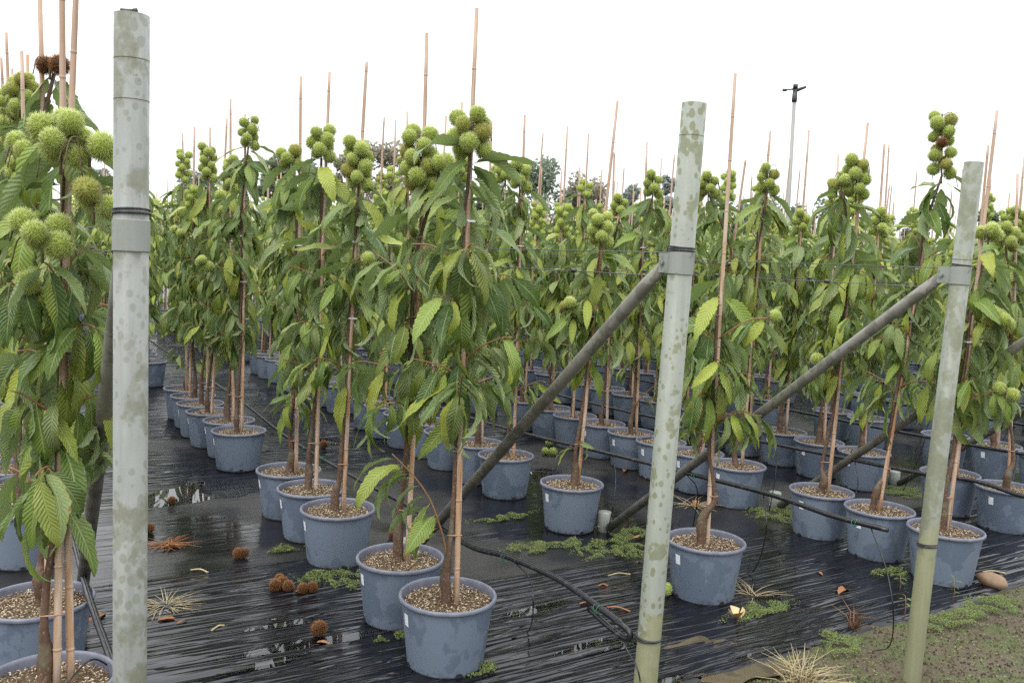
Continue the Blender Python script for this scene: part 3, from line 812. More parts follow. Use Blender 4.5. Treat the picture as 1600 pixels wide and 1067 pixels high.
def chips_mesh(seed, count):
    r = random.Random(seed); m = MB()
    for i in range(count):
        rr = 0.172 * math.sqrt(r.random()); a = r.uniform(0, 6.28)
        c = Vector((rr * math.cos(a), rr * math.sin(a), 0.262 + 0.010 * (1 - rr / .18) + r.uniform(-.002, .006)))
        L, W = r.uniform(.006, .016), r.uniform(.0025, .006)
        q = Quaternion((r.gauss(0, .35), r.gauss(0, .35), r.gauss(0, 1), r.gauss(0, 1)))
        q = Quaternion((0, 0, 1), r.uniform(0, 6.28)) @ Quaternion((1, 0, 0), r.gauss(0, .45)) @ Quaternion((0, 1, 0), r.gauss(0, .35))
        b = len(m.v); val = r.random()
        for dx, dy, dz in ((-1, -.5, 0), (.7, -1, 0), (1, .6, 0), (-.6, 1, 0), (0, 0, .5)):
            m.v.append(c + q @ Vector((dx * L / 2, dy * W / 2, dz * .004))); m.a.append(val)
        for f in ((0, 1, 4), (1, 2, 4), (2, 3, 4), (3, 0, 4)): m.face([b + k for k in f])
    return m.mesh('bark_chips', M['chips'], smooth=False, attr='rnd')
SOILS = [soil_mesh(i) for i in range(2)]
CHIPS = [chips_mesh(i, 1200) for i in range(4)]
CHIPS_FAR = [chips_mesh(20, 160)]

def cane_mb(base, top, r0=0.0125, r1=0.0082, seed=0, seg=9):
    r = random.Random(seed); L = (top - base).length; d = (top - base) / L
    pts, rad = [], []
    bow = d.orthogonal().normalized() * r.uniform(-.012, .012)
    s = r.uniform(.05, .2)
    nodes = []
    while s < L - .03: nodes.append(s); s += r.uniform(.20, .30)
    st = sorted([0, L] + [n + k for n in nodes for k in (-.007, -.003, .0, .004, .008)])
    for q in st:
        f = q / L; rr = r0 + (r1 - r0) * f
        k = min((abs(q - n) for n in nodes), default=1)
        if k < .002: rr *= 1.22
        elif k < .0035: rr *= .95
        pts.append(base + d * q + bow * math.sin(math.pi * f)); rad.append(rr)
    return MB().tube(pts, rad, seg)

# ------------------------------------------------------------------ chestnut tree: skeleton, then leaves and burrs on it
def leaf_matrix(pos, az, pitch, roll, scale):
    o = Vector((math.cos(az), math.sin(az), 0))
    y = o * math.cos(pitch) + Vector((0, 0, math.sin(pitch)))
    z = -o * math.sin(pitch) + Vector((0, 0, math.cos(pitch)))
    x = y.cross(z)
    m = Matrix((x, y, z)).transposed() @ Matrix.Rotation(roll, 3, 'Y')
    return Matrix.Translation(pos + (m @ Vector((0, .11 * scale, .02 * scale)))) @ (m * scale).to_4x4()
class Tree:
    """geometry of one tree in coordinates local to the foot of its pot"""
    def __init__(self, seed, cane_top, trunk_top, crown=(0.95, None), clusters=(), branches=7, dens=1.0, base_off=None, tall_leaves=True, low=None, extra=(), reach=1.0, crook=0.0):
        r = self.r = random.Random(seed)
        self.leaves, self.clusters, self.ties = [], [], []; self.open = .7
        bo = base_off if base_off is not None else Vector((r.uniform(-.03, .01), r.uniform(-.02, .02), 0))
        zb = 0.255
        cb = Vector((bo.x + r.uniform(.028, .05), bo.y + r.uniform(-.02, .02), zb - 0.02))
        self.cane = (cb, Vector(cane_top))
        cd = (Vector(cane_top) - cb).normalized()
        on_cane = lambda z: cb + cd * ((z - cb.z) / cd.z)
        tz = trunk_top.z
        self.side = Vector((-0.0195, r.uniform(-.006, .006), 0))
        pts, rad = [], []
        b = Vector((bo.x, bo.y, zb - .01)); ct = crook; ka = r.uniform(0, 6.28); kk = r.uniform(.0, .022); gh = r.uniform(.8, 1.35); KX, KY = kk * math.cos(ka), kk * math.sin(ka)
        pts += [b, b + Vector((KX * .3, KY * .3, .05 * gh)), b + Vector((KX, KY, .11 * gh)), b + Vector((KX * .6 + ct * .3, KY * .6, .155 * gh)), b + Vector((ct, .0, .21 * gh))]
        tk = r.uniform(.85, 1.15); rad += [.027 * tk, .0215 * tk, .0235 * tk * r.uniform(.9, 1.12), .0185 * tk, .0130]
        z = .62
        while z < tz - .25:
            w = min(1, (z - .45) / .35)
            p = on_cane(z) + self.side * (1.0 - .25 * z / tz); p = pts[4].lerp(p, w) if w < 1 else p
            p = Vector((p.x + r.uniform(-.004, .004), p.y + r.uniform(-.004, .004), z))
            pts.append(p); rad.append(.0122 - .005 * z / 2.3); z += .17
        pts.append(Vector(trunk_top)); rad.append(.0065)
        self.tp, self.tr = arc(pts, 4), None
        cum = [0]
        self.tr = [np.interp(i / 4, range(len(rad)), rad) * (1 + (.10 if i < 18 else .05) * r.uniform(-1, 1)) for i in range(len(self.tp))]
        self.twigs = []                       # (points, r0, r1)
        trunk_at = lambda z: min(self.tp, key=lambda p: abs(p.z - z))
        zc0 = crown[0]; zc1 = crown[1] if crown[1] else tz - .02
        az = r.uniform(0, 6.28)
        # side shoots
        for k in range(branches):
            f = (k + r.uniform(.1, .9)) / branches
            zb2 = zc0 + (zc1 - zc0 - .30) * f * 0.92
            az += 2.4 + r.uniform(-.5, .5)
            self.shoot(trunk_at(zb2), az, r.uniform(.55, 1.05), r.uniform(.15, .33) * reach * (1.08 - .45 * f), int(r.uniform(6.5, 10) * dens))
        # leaves straight from the leader, long and hanging under the burrs
        z = zc0 + .05
        while z < zc1:
            az += 2.4 + r.uniform(-.4, .4)
            f = (z - zc0) / (zc1 - zc0)
            pit = r.uniform(-1.4, -.45) if f < .6 else r.uniform(-1.3, .1)
            L = r.uniform(.18, .265) * (1.1 if f > .45 else 1.0)
            self.leaf(trunk_at(z), az, pit, L)
            z += r.uniform(.022, .038) / dens
        if tall_leaves:
            for k in range(7):
                az += 2.4; self.leaf(trunk_at(tz - .02) - Vector((0, 0, .02 * k)), az, r.uniform(-1.3, -.2), r.uniform(.21, .28))
        if low:
            for q in low: self.shoot(trunk_at(q[0]), q[1], q[2], q[3], q[4], big=q[5] if len(q) > 5 else 1.0)
        for c in clusters: self.cluster(*c)
        for (p, n) in extra:                  # burrs on side shoots
            p = Vector(p); t = trunk_at(max(.7, p.z - .12))
            mid = t.lerp(p, .6) + Vector((0, 0, .03))
            self.twigs.append((arc([t, mid, p], 5), .005, .0035))
            self.cluster(p - Vector((0, 0, .03)), p + Vector((0, 0, .03)), n, stalk=False)
            for k in range(6): self.leaf(mid.lerp(p, k / 6), r.uniform(0, 6.28), r.uniform(-1.3, -.5), r.uniform(.14, .2))
        for zt in (.50 + r.uniform(-.05, .05), .95 + r.uniform(-.1, .1), 1.35 + r.uniform(-.1, .1), 1.75 + r.uniform(-.08, .08)):
            if zt < tz - .1: self.ties.append((on_cane(zt), trunk_at(zt), zt > 1.3 and r.random() < .6))
    def leaf(self, pos, az, pitch, L, roll=None):
        r = self.r
        d = (az + math.pi / 2 + math.pi) % (2 * math.pi) - math.pi
        if self.open and abs(d) < .75 and r.random() < self.open: az += (1 if d > 0 else -1) * r.uniform(.6, 1.3)
        self.leaves.append((leaf_matrix(Vector(pos), az, pitch, r.gauss(0, .45) if roll is None else roll, L), r.randrange(len(LEAF_SPECS)), r.random()))
    def shoot(self, p0, az, elv, L, nl, big=False):
        r = self.r
        o = Vector((math.cos(az), math.sin(az), 0)); pts = [Vector(p0)]
        n = 6
        for i in range(n):
            e = elv - (i / n) * r.uniform(.7, 1.2) * (.9 if not big else .65)
            pts.append(pts[-1] + (o * math.cos(e) + Vector((0, 0, math.sin(e)))) * (L / n))
        P = arc(pts, 3); self.twigs.append((P, .0055 if big else .0045, .0022))
        for k in range(nl):
            q = P[min(len(P) - 1, int((.22 + .78 * (k + .5) / nl) * (len(P) - 1)))]
            s = 1 if k % 2 else -1
            a = az + s * r.uniform(.35, 1.15) * (1 if k < nl - 1 else .1)
            self.leaf(q, a, r.uniform(-1.42, -.5) if not big else r.uniform(-.9, -.15), r.uniform(.16, .24) * big if big else r.uniform(.16, .24))
    def cluster(self, lo, hi, n, stalk=True, brown=0):
        r = self.r; lo, hi = Vector(lo), Vector(hi); ax = hi - lo; H = ax.length
        rb = .0425
        if n <= 3: rad_c = .03
        else: rad_c = .045
        P = [lo + ax * ((i + r.uniform(.3, .7)) / n) + Vector((math.cos(i * 2.4), math.sin(i * 2.4), 0)) * rad_c for i in range(n)]
        for it in range(60):
            for i in range(n):
                for j in range(i):
                    d = P[i] - P[j]; l = d.length
                    if l < .068:
                        d = d / l if l > 1e-5 else Vector((1, 0, 0)); P[i] += d * (.068 - l) * .5; P[j] -= d * (.068 - l) * .5
            for i in range(n):                    # stay close to the stem
                f = max(0, min(1, (P[i] - lo).dot(ax) / (H * H))); c = lo + ax * f; d = P[i] - c
                if d.length > rad_c * 1.35: P[i] = c + d.normalized() * rad_c * 1.35
        self.clusters.append((lo, hi, [(p, rb * r.uniform(.86, 1.14), r.randrange(3), brown == 2 or (brown and i == n // 2)) for i, p in enumerate(P)], stalk))

def twig_mb(tree):
    m = MB()
    for P, a, b in tree.twigs:
        m.tube(P, [a + (b - a) * i / (len(P) - 1) for i in range(len(P))], 6)
    return m
def tie_mb(c, t):
    m = MB(); d = (t - c); d.z = 0
    u = d.normalized() if d.length > 1e-4 else Vector((1, 0, 0)); w = Vector((-u.y, u.x, 0)); mid = (c + t) / 2; L = d.length / 2
    pts = []
    for k in range(21):
        a = 2 * math.pi * k / 20
        pts.append(mid + u * (math.cos(a) * (L + .0125)) + w * math.sin(a) * .0135 + Vector((0, 0, .003 * math.sin(a))))
    m.tube(pts, .0026, 5, cap=False); return m
def clip_mb(c):
    m = MB(); m.box(c, (.045, .03, .008)); return m
GROUP = 'staked chestnut trees in grey pots'
def pot_parts(root, i, near=True):
    p = link('pot', POT, root); link('rim', RIM, p)
    if near: link('pot_label', STICKER, p); link('drain_notch', NOTCH, p)
    s = link('soil', SOILS[i % 2], root)
    c = link('bark_chips', CHIPS[i % 4] if near else CHIPS_FAR[0], s); c['kind'] = 'stuff'; c.rotation_euler.z = (i * 1.7) % 6.28
    return p
n_near = 0
def near_tree(pos, tree, label):
    global n_near
    n_near += 1; i = n_near
    root = link('potted_chestnut_tree', None, loc=pos); tag(root, label, 'tree', GROUP)
    pot_parts(root, i)
    link('trunk', MB().tube(tree.tp, tree.tr, 10).mesh('trunk', M['bark']), root)
    link('cane', cane_mb(*tree.cane, seed=i).mesh('cane', M['cane']), root)
    for c, t, clip in tree.ties:
        link('tie', (clip_mb(c) if clip else tie_mb(c, t)).mesh('tie', M['clip' if clip else 'tie'], smooth=not clip), root)
    crown = link('crown', twig_mb(tree).mesh('crown', M['twig']), root)
    for mat, k, rv in tree.leaves:
        o = link('leaf', LEAVES[k], crown); o.matrix_basis = mat
    for lo, hi, B, stalk in tree.clusters:
        m = MB(); m.tube(arc([lo - Vector((0, 0, .05)) if stalk else lo, lo.lerp(hi, .5), hi], 4), .0045, 6)
        for k in range(3 if stalk else 1):       # withered catkins
            a = rnd() * 6.28; q = lo.lerp(hi, rnd())
            m.tube(arc([q, q + Vector((.06 * math.cos(a), .06 * math.sin(a), .01)), q + Vector((.085 * math.cos(a), .085 * math.sin(a), -.05 - .05 * rnd()))], 4), .0022, 5)
        cl = link('burr_cluster', m.mesh('burr_cluster', M['stalk']), root)
        for p, rb, k, br in B:
            o = link('burr', BURRS_BROWN[k % 2] if br else BURRS[k], cl, loc=p); o.scale = (rb, rb, rb * .96)
            o.rotation_euler = (rnd() * 6, rnd() * 6, rnd() * 6)
            if br: o['label'] = 'withered brown burr'
    return root

def nth(i): return f'{i}' + ('th' if i % 100 in (11, 12, 13) else {1: 'st', 2: 'nd', 3: 'rd'}.get(i % 10, 'th'))
ORD = ['first', 'second', 'third', 'fourth', 'fifth', 'sixth', 'seventh', 'eighth', 'ninth', 'tenth', 'eleventh', 'twelfth', 'thirteenth', 'fourteenth', 'fifteenth']
ROWS = {0: .14, 1: 1.58, 2: 3.09, 3: 4.51, 4: 5.85}
ROWNAME = {0: 'row behind the post with the rim clip', 1: 'row behind the olive-spotted post', 2: 'row behind the moss-green-footed post', 3: 'row with the brown stone', 4: 'row of the weedy green pot', 5: 'row next behind the weedy pot row', 6: 'second row behind the weedy pot row', 7: 'third row behind the weedy pot row'}
taken = {k: [] for k in range(40)}
def spec(row, s, cane=None, clusters=(), extra=(), label='', seed=0, **kw):
    pos = place(ROWS[row], s, 0.005); taken[row].append(s)
    Y = pos.y
    r = random.Random(seed * 7 + 1)
    ct = at_y(*cane, Y) - pos if cane else Vector((r.uniform(-.05, .05), r.uniform(-.05, .05), 2.58))
    cane2 = kw.pop('cane2', None)
    CL = []; cy = kw.pop('cy', .05)
    tops = []
    for c in clusters:
        px, y0, y1, n = c[:4]
        lo, hi = at_y(px, y1, Y - cy) - pos, at_y(px, y0, Y - cy) - pos
        H = (hi - lo); lo, hi = lo + H.normalized() * .03, hi - H.normalized() * .035
        CL.append((lo, hi, n, True, c[4] if len(c) > 4 else 0)); tops.append(lo)
    trunk_top = kw.pop('top', None) or (max(tops, key=lambda p: p.z) if tops else None)
    if trunk_top is None: trunk_top = Vector((ct.x * .7, ct.y * .7, 1.72))
    elif isinstance(trunk_top, tuple): trunk_top = at_y(*trunk_top, Y) - pos
    EX = [(at_y(px, py, Y - .12) - pos, n) for px, py, n in extra]
    t = Tree(seed, ct, trunk_top, clusters=CL, extra=EX, **kw)
    root = near_tree(pos, t, label)
    if cane2:
        link('cane', cane_mb(t.cane[0] + Vector((.03, .03, 0)), at_y(*cane2, Y) - pos, seed=seed + 70).mesh('cane', M['cane']), root)
bo = Vector
spec(1, 3.04, (745, 13), [(735, 170, 243, 11)], seed=11, label='chestnut tree with a dense ball of burrs, end pot beside the olive-spotted post', crown=(.98, None), branches=9, dens=1.15,
     low=[(.45, 3.3, 1.35, .50, 13, 1.05)], base_off=Vector((.0, -.05, 0)), reach=1.15)
spec(1, 3.52, (667, 52), [(655, 192, 300, 15), (686, 236, 282, 4)], seed=12, label='chestnut tree with a tall burr column, pot nearly touching the end pot', crown=(.92, None), branches=10, dens=1.1, reach=1.2)
spec(1, 4.35, (573, 97), [(560, 210, 300, 13)], [(566, 402, 1)], seed=13, label='chestnut tree with bent trunk foot, in the foremost of three grouped pots by moss', crown=(.90, None), branches=8, crook=.02)
spec(1, 4.79, (515, 113), [(502, 190, 256, 9)], seed=14, label='chestnut tree with straight paired trunk and cane, middle of three grouped pots', crown=(.86, None), branches=8)
spec(1, 5.25, (470, 120), [(452, 226, 266, 6)], seed=15, label='chestnut tree with a low leafy shoot, hindmost of three grouped pots', crown=(.92, None), branches=7, low=[(.66, -1.2, .9, .24, 8), (.62, 1.9, .9, .22, 7)])
spec(1, 6.53, (383, 178), [(388, 177, 236, 9)], [(318, 411, 3)], seed=16, label='chestnut tree at the head of the long unbroken line of grey pots', crown=(.98, None), branches=8, dens=1.1)
spec(2, 3.15, (1149, 115), [], [(1201, 497, 1)], seed=21, label='thin chestnut tree with gnarled trunk and one round burr, pot beside the olive-spotted post', crown=(.85, 1.68), branches=8, dens=1.0, crook=.055, base_off=Vector((-.03, -.03, 0)), tall_leaves=False, low=[(.86, -.6, .8, .2, 7, .85), (.8, 2.7, .7, .16, 5, .85)])
spec(2, 4.34, (965, 158), [(938, 324, 388, 10)], [(890, 478, 3)], seed=22, label='chestnut tree with yellowing lower leaves, pot standing by the foot of a slanted brace', crown=(.98, None), branches=8, dens=1.0, low=[(.50, 3.9, .9, .07, 3, .6), (.52, -.9, .9, .06, 2, .6)])
spec(2, 5.15, (820, 180), [(812, 246, 302, 8)], seed=23, label='chestnut tree whose pot rim is crossed by the brace of the olive-spotted post', crown=(.86, None), branches=7, low=[(.72, .3, .7, .26, 6)])
spec(2, 5.57, (768, 190), [(790, 250, 290, 7)], seed=24, label='chestnut tree just behind the pot that the brace crosses', crown=(.86, None))
spec(3, 2.77, (1558, 173), [(1545, 350, 376, 3)], [(1560, 498, 5), (1572, 612, 2)], seed=31, label='chestnut tree with low burr-bearing side shoots, behind the moss-green-footed post', crown=(.9, 1.75), branches=7, top=(1540, 395), reach=.9)
spec(3, 3.19, (1455, 320), [(1472, 168, 282, 15, 1)], seed=32, label='chestnut tree with crooked foot and the tallest burr spike, one brown burr in it', crown=(.88, None), branches=8, crook=.07, base_off=Vector((-.04, 0, 0)))
spec(3, 3.61, (1356, 192), [(1338, 240, 312, 13), (1315, 262, 306, 4)], [(1284, 566, 2)], seed=33, label='chestnut tree crowned by a broad bunch of burrs, white clips up its cane', crown=(.92, None), branches=8)
spec(3, 4.34, (1204, 205), [(1199, 252, 306, 8)], seed=34, label='chestnut tree with large round burrs near a pale sprinkler pipe', crown=(.86, None), branches=8)
spec(3, 4.75, (1165, 250), [(1107, 266, 310, 8)], seed=35, label='chestnut tree half hidden behind the olive-spotted post, bare pale cane by its trunk', crown=(.88, None))
spec(3, 5.16, None, [(1085, 300, 340, 6)], seed=36, label='chestnut tree in the pot cut by the edge of the olive-spotted post', crown=(.88, None))
spec(3, 5.53, (1011, 222), [(1020, 264, 312, 8)], seed=37, label='chestnut tree with forked trunk base over weedy mulch, beside the olive-spotted post', crown=(.88, None), low=[(.48, -.5, 1.0, .45, 7)])
spec(3, 5.93, None, [(968, 300, 345, 8)], seed=38, label='chestnut tree left of the weedy-mulch pot in the same row'.replace('left of', 'next behind'), crown=(.88, None))
spec(4, 3.19, (1590, 272), [(1572, 345, 395, 8)], seed=41, label='chestnut tree in the broad pot overgrown with green weeds', crown=(.9, None), crook=.03)
spec(4, 3.60, None, [(1545, 345, 372, 3)], seed=42, label='chestnut tree just behind the weedy green pot', crown=(.88, None))
spec(0, 2.93, (121, -60), [(95, 160, 262, 7), (140, 195, 250, 2), (146, 278, 340, 3), (66, 325, 400, 5)], [(27, 440, 1)], seed=1, label='big-leaved chestnut tree with fat burrs, pot at the foot of the clip-topped post', crown=(.80, None), branches=10, dens=1.0, base_off=Vector((.0, -.02, 0)), reach=.9, cy=.17, top=(105, 190), cane2=(97, -30))
spec(0, 3.63, (62, -10), [(78, 84, 116, 2, 2), (50, 200, 262, 6)], seed=2, label='chestnut tree topped by withered brown burrs, second in line behind the clip-topped post', crown=(.85, 2.0), branches=8, dens=.9, top=(85, 115))
spec(0, 4.95, (34, 80), [(40, 210, 300, 15)], seed=4, label='chestnut tree with a heavy low bunch of burrs, third in line behind the clip-topped post', crown=(.85, None), branches=9)
spec(0, 5.42, (43, 86), [(34, 108, 188, 12)], seed=5, label='chestnut tree with a high burr column between two pale canes', crown=(.85, None), branches=9)

# remaining trees close enough to tell leaf from leaf
def gen_tree(seed):
    r = random.Random(seed)
    top = r.uniform(2.08, 2.58); n = r.choice((5, 7, 8, 9, 11, 13)); H = .035 + n * .019
    ct = Vector((r.gauss(0, .05), r.gauss(0, .05), r.uniform(2.58, 2.86)))
    tt = Vector((ct.x * .8, ct.y * .8, top - H))
    cl = [(tt, tt + Vector((r.uniform(-.02, .02), r.uniform(-.02, .02), H)), n)] if r.random() < .93 else []
    ex = [(Vector((r.uniform(-.22, .22), r.uniform(-.22, .22), r.uniform(1.4, 1.8))), r.choice((1, 2, 3)))] if r.random() < .45 else []
    return Tree(seed, ct, tt, crown=(r.uniform(.74, .95), None), clusters=cl, extra=ex, branches=11, dens=1.05,
                low=[(r.uniform(.48, .66), r.uniform(0, 6.28), 1.1, r.uniform(.12, .24), 7, .85)] if r.random() < .5 else None)
auto = []
def rown(k): return ROWS[k] if k in ROWS else 5.85 + (k - 4) * 1.42
GAPS = {1: [(0, 6.6), (8.9, 10.4)], 2: [(0, 5.7)], 3: [(0, 6.0)], 4: [(0, 3.7), (3.75, 4.2)], 0: [(0, 5.7)]}
rg = random.Random(99)
for k in range(0, 26):
    s = {1: 6.95, 2: 6.02, 3: 6.32, 4: 4.32, 0: 5.85}.get(k, 2.7 + rg.random() * .6)
    while s < 34:
        ok = not any(a <= s < b for a, b in GAPS.get(k, ())) and rg.random() < (.97 if k < 5 and s < 9 else .88)
        p = place(rown(k) + rg.uniform(-.03, .03), s, 0.005)
        if ok:
            d = depth(p); x, y = pix(p + Vector((0, 0, 1.3)))
            if d > 1 and -60 - 300 / d < x < 1660 + 300 / d: auto.append((d, k, s, p))
        s += rg.uniform(.39, .46)
auto.sort(key=lambda a: a[0])
NEAR_D, FIELD_MAX = 7.7, 300
cnt = {}
near_list = [a for a in auto if a[0] < NEAR_D]
for i, (d, k, s, p) in enumerate(near_list):
    taken[k].append(s); o = len(taken[k])
    near_tree(p, gen_tree(500 + i), f'staked chestnut tree, {nth(o)} pot back in the {ROWNAME[k] if k < 5 else nth(k - 4) + " row behind the weedy pot row"}')

# ------------------------------------------------------------------ farther trees: eleven grown shapes, copied part by part
def joined_crown(tree):
    Vs, Fs, UVs, Rn, off = [], [], [], [], 0
    for mat, k, rv in tree.leaves:
        a, f, uv = LEAF_LO[k]; mm = np.array(mat)
        Vs.append(a @ mm[:3, :3].T + mm[:3, 3]); Fs.append(f + off); UVs += uv; Rn += [rv] * len(a); off += len(a)
    return mesh_from('crown', np.vstack(Vs), [tuple(int(i) for i in q) for q in np.vstack(Fs)], UVs, M['leafj'], Rn)
def joined_burrs(tree):
    m = MB()
    for lo, hi, B, stalk in tree.clusters:
        for p, rb, k, br in B:
            g = BLO[k % 2]; b = len(m.v)
            m.v += [p + v * rb for v in g.v]; m.a += g.a
            for f in g.f: m.face([b + q for q in f])
        m.tube([lo - Vector((0, 0, .04)), hi], .005, 5)
    return m
protos = []
for i in range(11):
    t = gen_tree(900 + i)
    protos.append(dict(trunk=MB().tube(t.tp[::2], t.tr[::2], 7).mesh('trunk', M['bark']), cane=cane_mb(*t.cane, seed=900 + i, seg=6).mesh('cane', M['cane']),
                       crown=joined_crown(t), twig=None, burr_cluster=joined_burrs(t).mesh('burr_cluster', M['burr'], attr='tip') if t.clusters else None, tree=t))
far_list = [a for a in auto if a[0] >= NEAR_D]
n_field = max(0, FIELD_MAX - n_near)
rf = random.Random(5)
for i, (d, k, s, p) in enumerate(far_list[:n_field]):
    pr = protos[rf.randrange(len(protos))]
    root = link('potted_chestnut_tree', None, loc=p)
    taken[k].append(s)
    tag(root, f'staked chestnut tree, {nth(len(taken[k]))} pot back in the {ROWNAME[k] if k < 5 else nth(k - 4) + " row behind the weedy pot row"}', 'tree', GROUP)
    if d < 13: pot_parts(root, i, near=False)
    else: pp = link('pot', POT, root); link('rim', RIM, pp)
    a = rf.uniform(0, 6.28); sc = rf.uniform(.94, 1.06)
    for nm in ('trunk', 'cane', 'crown', 'burr_cluster'):
        if pr[nm] is None: continue
        o = link(nm, pr[nm], root); o.rotation_euler.z = a; o.scale = (1, 1, sc)
        if nm in ('crown', 'burr_cluster'): o['kind'] = 'stuff'
# the rows that melt into one mass
rest = far_list[n_field:]
if rest:
    arrs = []
    for pr in protos[:6]:
        t = pr['tree']; VV, FF, RR = [], [], []; off = 0
        for j, (mat, kk, rv) in enumerate(t.leaves):
            if j % 2: continue
            mm = np.array(mat)
            q = np.array([(0, 0, 0), (.2, .45, -.03), (0, 1.0, -.35), (-.2, .45, -.03)]) * np.array([1, 1, 1])
            VV.append(q @ mm[:3, :3].T * 1.0 + mm[:3, 3]); FF.append(np.array([(0, 1, 2, 3)]) + off); RR += [rv] * 4; off += 4
        arrs.append((np.vstack(VV), np.vstack(FF), RR, t))
    Vs, Fs, Rn, off = [], [], [], 0; cm_, bm_ = MB(), MB()
    rest = [a for a in rest if a[0] < 30]
    for d, k, s, p in rest:
        V0, F0, R0_, t = arrs[rf.randrange(len(arrs))]
        a = rf.uniform(0, 6.28); ca, sa = math.cos(a), math.sin(a); Rm = np.array([[ca, -sa, 0], [sa, ca, 0], [0, 0, 1]])
        Vs.append(V0 @ Rm.T + np.array(p)); Fs.append(F0 + off); Rn += R0_; off += len(V0)
        Q = Matrix.Rotation(a, 3, 'Z')
        cm_.tube([p + Q @ t.cane[0], p + Q @ t.cane[1]], [.011, .007], 4)
        for lo, hi, B, st in t.clusters:
            for q, rb, kk, br in B:
                c = p + Q @ q; b = len(bm_.v)
                for vx in ((1, 0, 0), (-1, 0, 0), (0, 1, 0), (0, -1, 0), (0, 0, 1), (0, 0, -1)): bm_.v.append(c + Vector(vx) * rb); bm_.a.append(.75)
                for f in ((0, 2, 4), (2, 1, 4), (1, 3, 4), (3, 0, 4), (2, 0, 5), (1, 2, 5), (3, 1, 5), (0, 3, 5)): bm_.face([b + x for x in f])
    root = link('distant_tree_rows', None); tag(root, 'hazy mass of staked chestnut trees filling the far end of the field', 'tree rows', kind='stuff')
    Vall = np.vstack(Vs); UV = [(0.5, 0.3), (1, .5), (.5, 1), (0, .5)] * (len(Vall) // 4)
    o = link('foliage', mesh_from('foliage', Vall, [tuple(int(i) for i in q) for q in np.vstack(Fs)], UV, M['leafj'], Rn), root); o['kind'] = 'stuff'
    o = link('canes', cm_.mesh('canes', M['cane']), root); o['kind'] = 'stuff'
    o = link('burrs', bm_.mesh('burrs', M['burr'], attr='tip'), root); o['kind'] = 'stuff'

# ------------------------------------------------------------------ beyond the field: trees, hedge, house, sprinkler riser
FOL = dict(dark=foliage_material('far_foliage_dark', (0.135, 0.178, 0.128), (0.223, 0.271, 0.188), (0.297, 0.317, 0.225)),  # leaf colours paled to stand in for distance haze; no haze volume
           mid=foliage_material('far_foliage_mid', (0.135, 0.172, 0.105), (0.216, 0.257, 0.150), (0.284, 0.290, 0.180)),
           olive=foliage_material('far_foliage_olive', (0.216, 0.205, 0.143), (0.317, 0.290, 0.210), (0.392, 0.330, 0.255)),
           grey=foliage_material('far_foliage_grey', (0.216, 0.238, 0.210), (0.324, 0.350, 0.315), (0.392, 0.396, 0.360)))
def crown_mesh(name, centre, rx, rz, seed, mat, count=1500, leaf=.30, blobs=16, sparse=0.0):
    r = random.Random(seed); B = []
    for i in range(blobs):
        a = r.uniform(0, 6.28); q = math.sqrt(r.random()) * .72; z = r.uniform(-.8, .85)
        w = math.sqrt(max(.05, 1 - z * z))
        B.append((Vector((math.cos(a) * q * rx * w, math.sin(a) * q * rx * w, z * rz * .85)), r.uniform(.28, .48) * min(rx, rz) * (1 - sparse * .4)))
    m = MB()
    for i in range(count):
        c, br = B[r.randrange(blobs)]
        d = Vector((r.gauss(0, 1), r.gauss(0, 1), r.gauss(0, 1))).normalized()
        p = centre + c + d * br * (r.random() ** .4)
        u = Vector((r.gauss(0, 1), r.gauss(0, 1), r.gauss(0, .7))).normalized(); v = u.orthogonal().normalized()
        v = Quaternion(u, r.uniform(0, 6.28)) @ v; L = leaf * r.uniform(.5, 1.2); val = min(1, max(0, r.gauss(.45, .25))); b = len(m.v)
        for q in (u * -L * .5, v * L * .28, u * L * .5, v * -L * .28): m.v.append(p + q); m.a.append(val)
        m.face((b, b + 1, b + 2, b + 3))
    return m.mesh('crown', mat, smooth=False, attr='rnd'), B
def far_tree(px, ptop, Y, width_px, kind, label, seed, sparse=0.0, low=0.12, count=4200):
    top = at_y(px, ptop, Y); h = top.z; rx = width_px / FOCAL * Y / 2
    base = Vector((top.x, Y, -.02))
    root = link('far_tree', None, loc=base); tag(root, label, 'tree', 'trees along the far edge of the field')
    zlow = h * low; rz = (h - zlow) / 2
    me, B = crown_mesh('crown', Vector((0, 0, zlow + rz)), rx, rz, seed, FOL[kind], count, leaf=.0055 * Y, sparse=sparse, blobs=22 if sparse else 18)
    m = MB(); m.tube(arc([Vector((0, 0, -.1)), Vector((.1, 0, h * .3)), Vector((-.1, .05, h * .7))], 4), [.22 * h / 9] * 4 + [.13 * h / 9] * 5, 7)
    for c, br in B[:8]:
        s = Vector((0, 0, h * .3)); e = c + Vector((0, 0, zlow + rz)); m.tube([s, s.lerp(e, .5) + Vector((0, 0, .2)), e], [.07 * h / 9, .05 * h / 9, .02 * h / 9], 5)
    link('trunk', m.mesh('trunk', M['bark']), root); cr = link('crown', me, root)
    return root
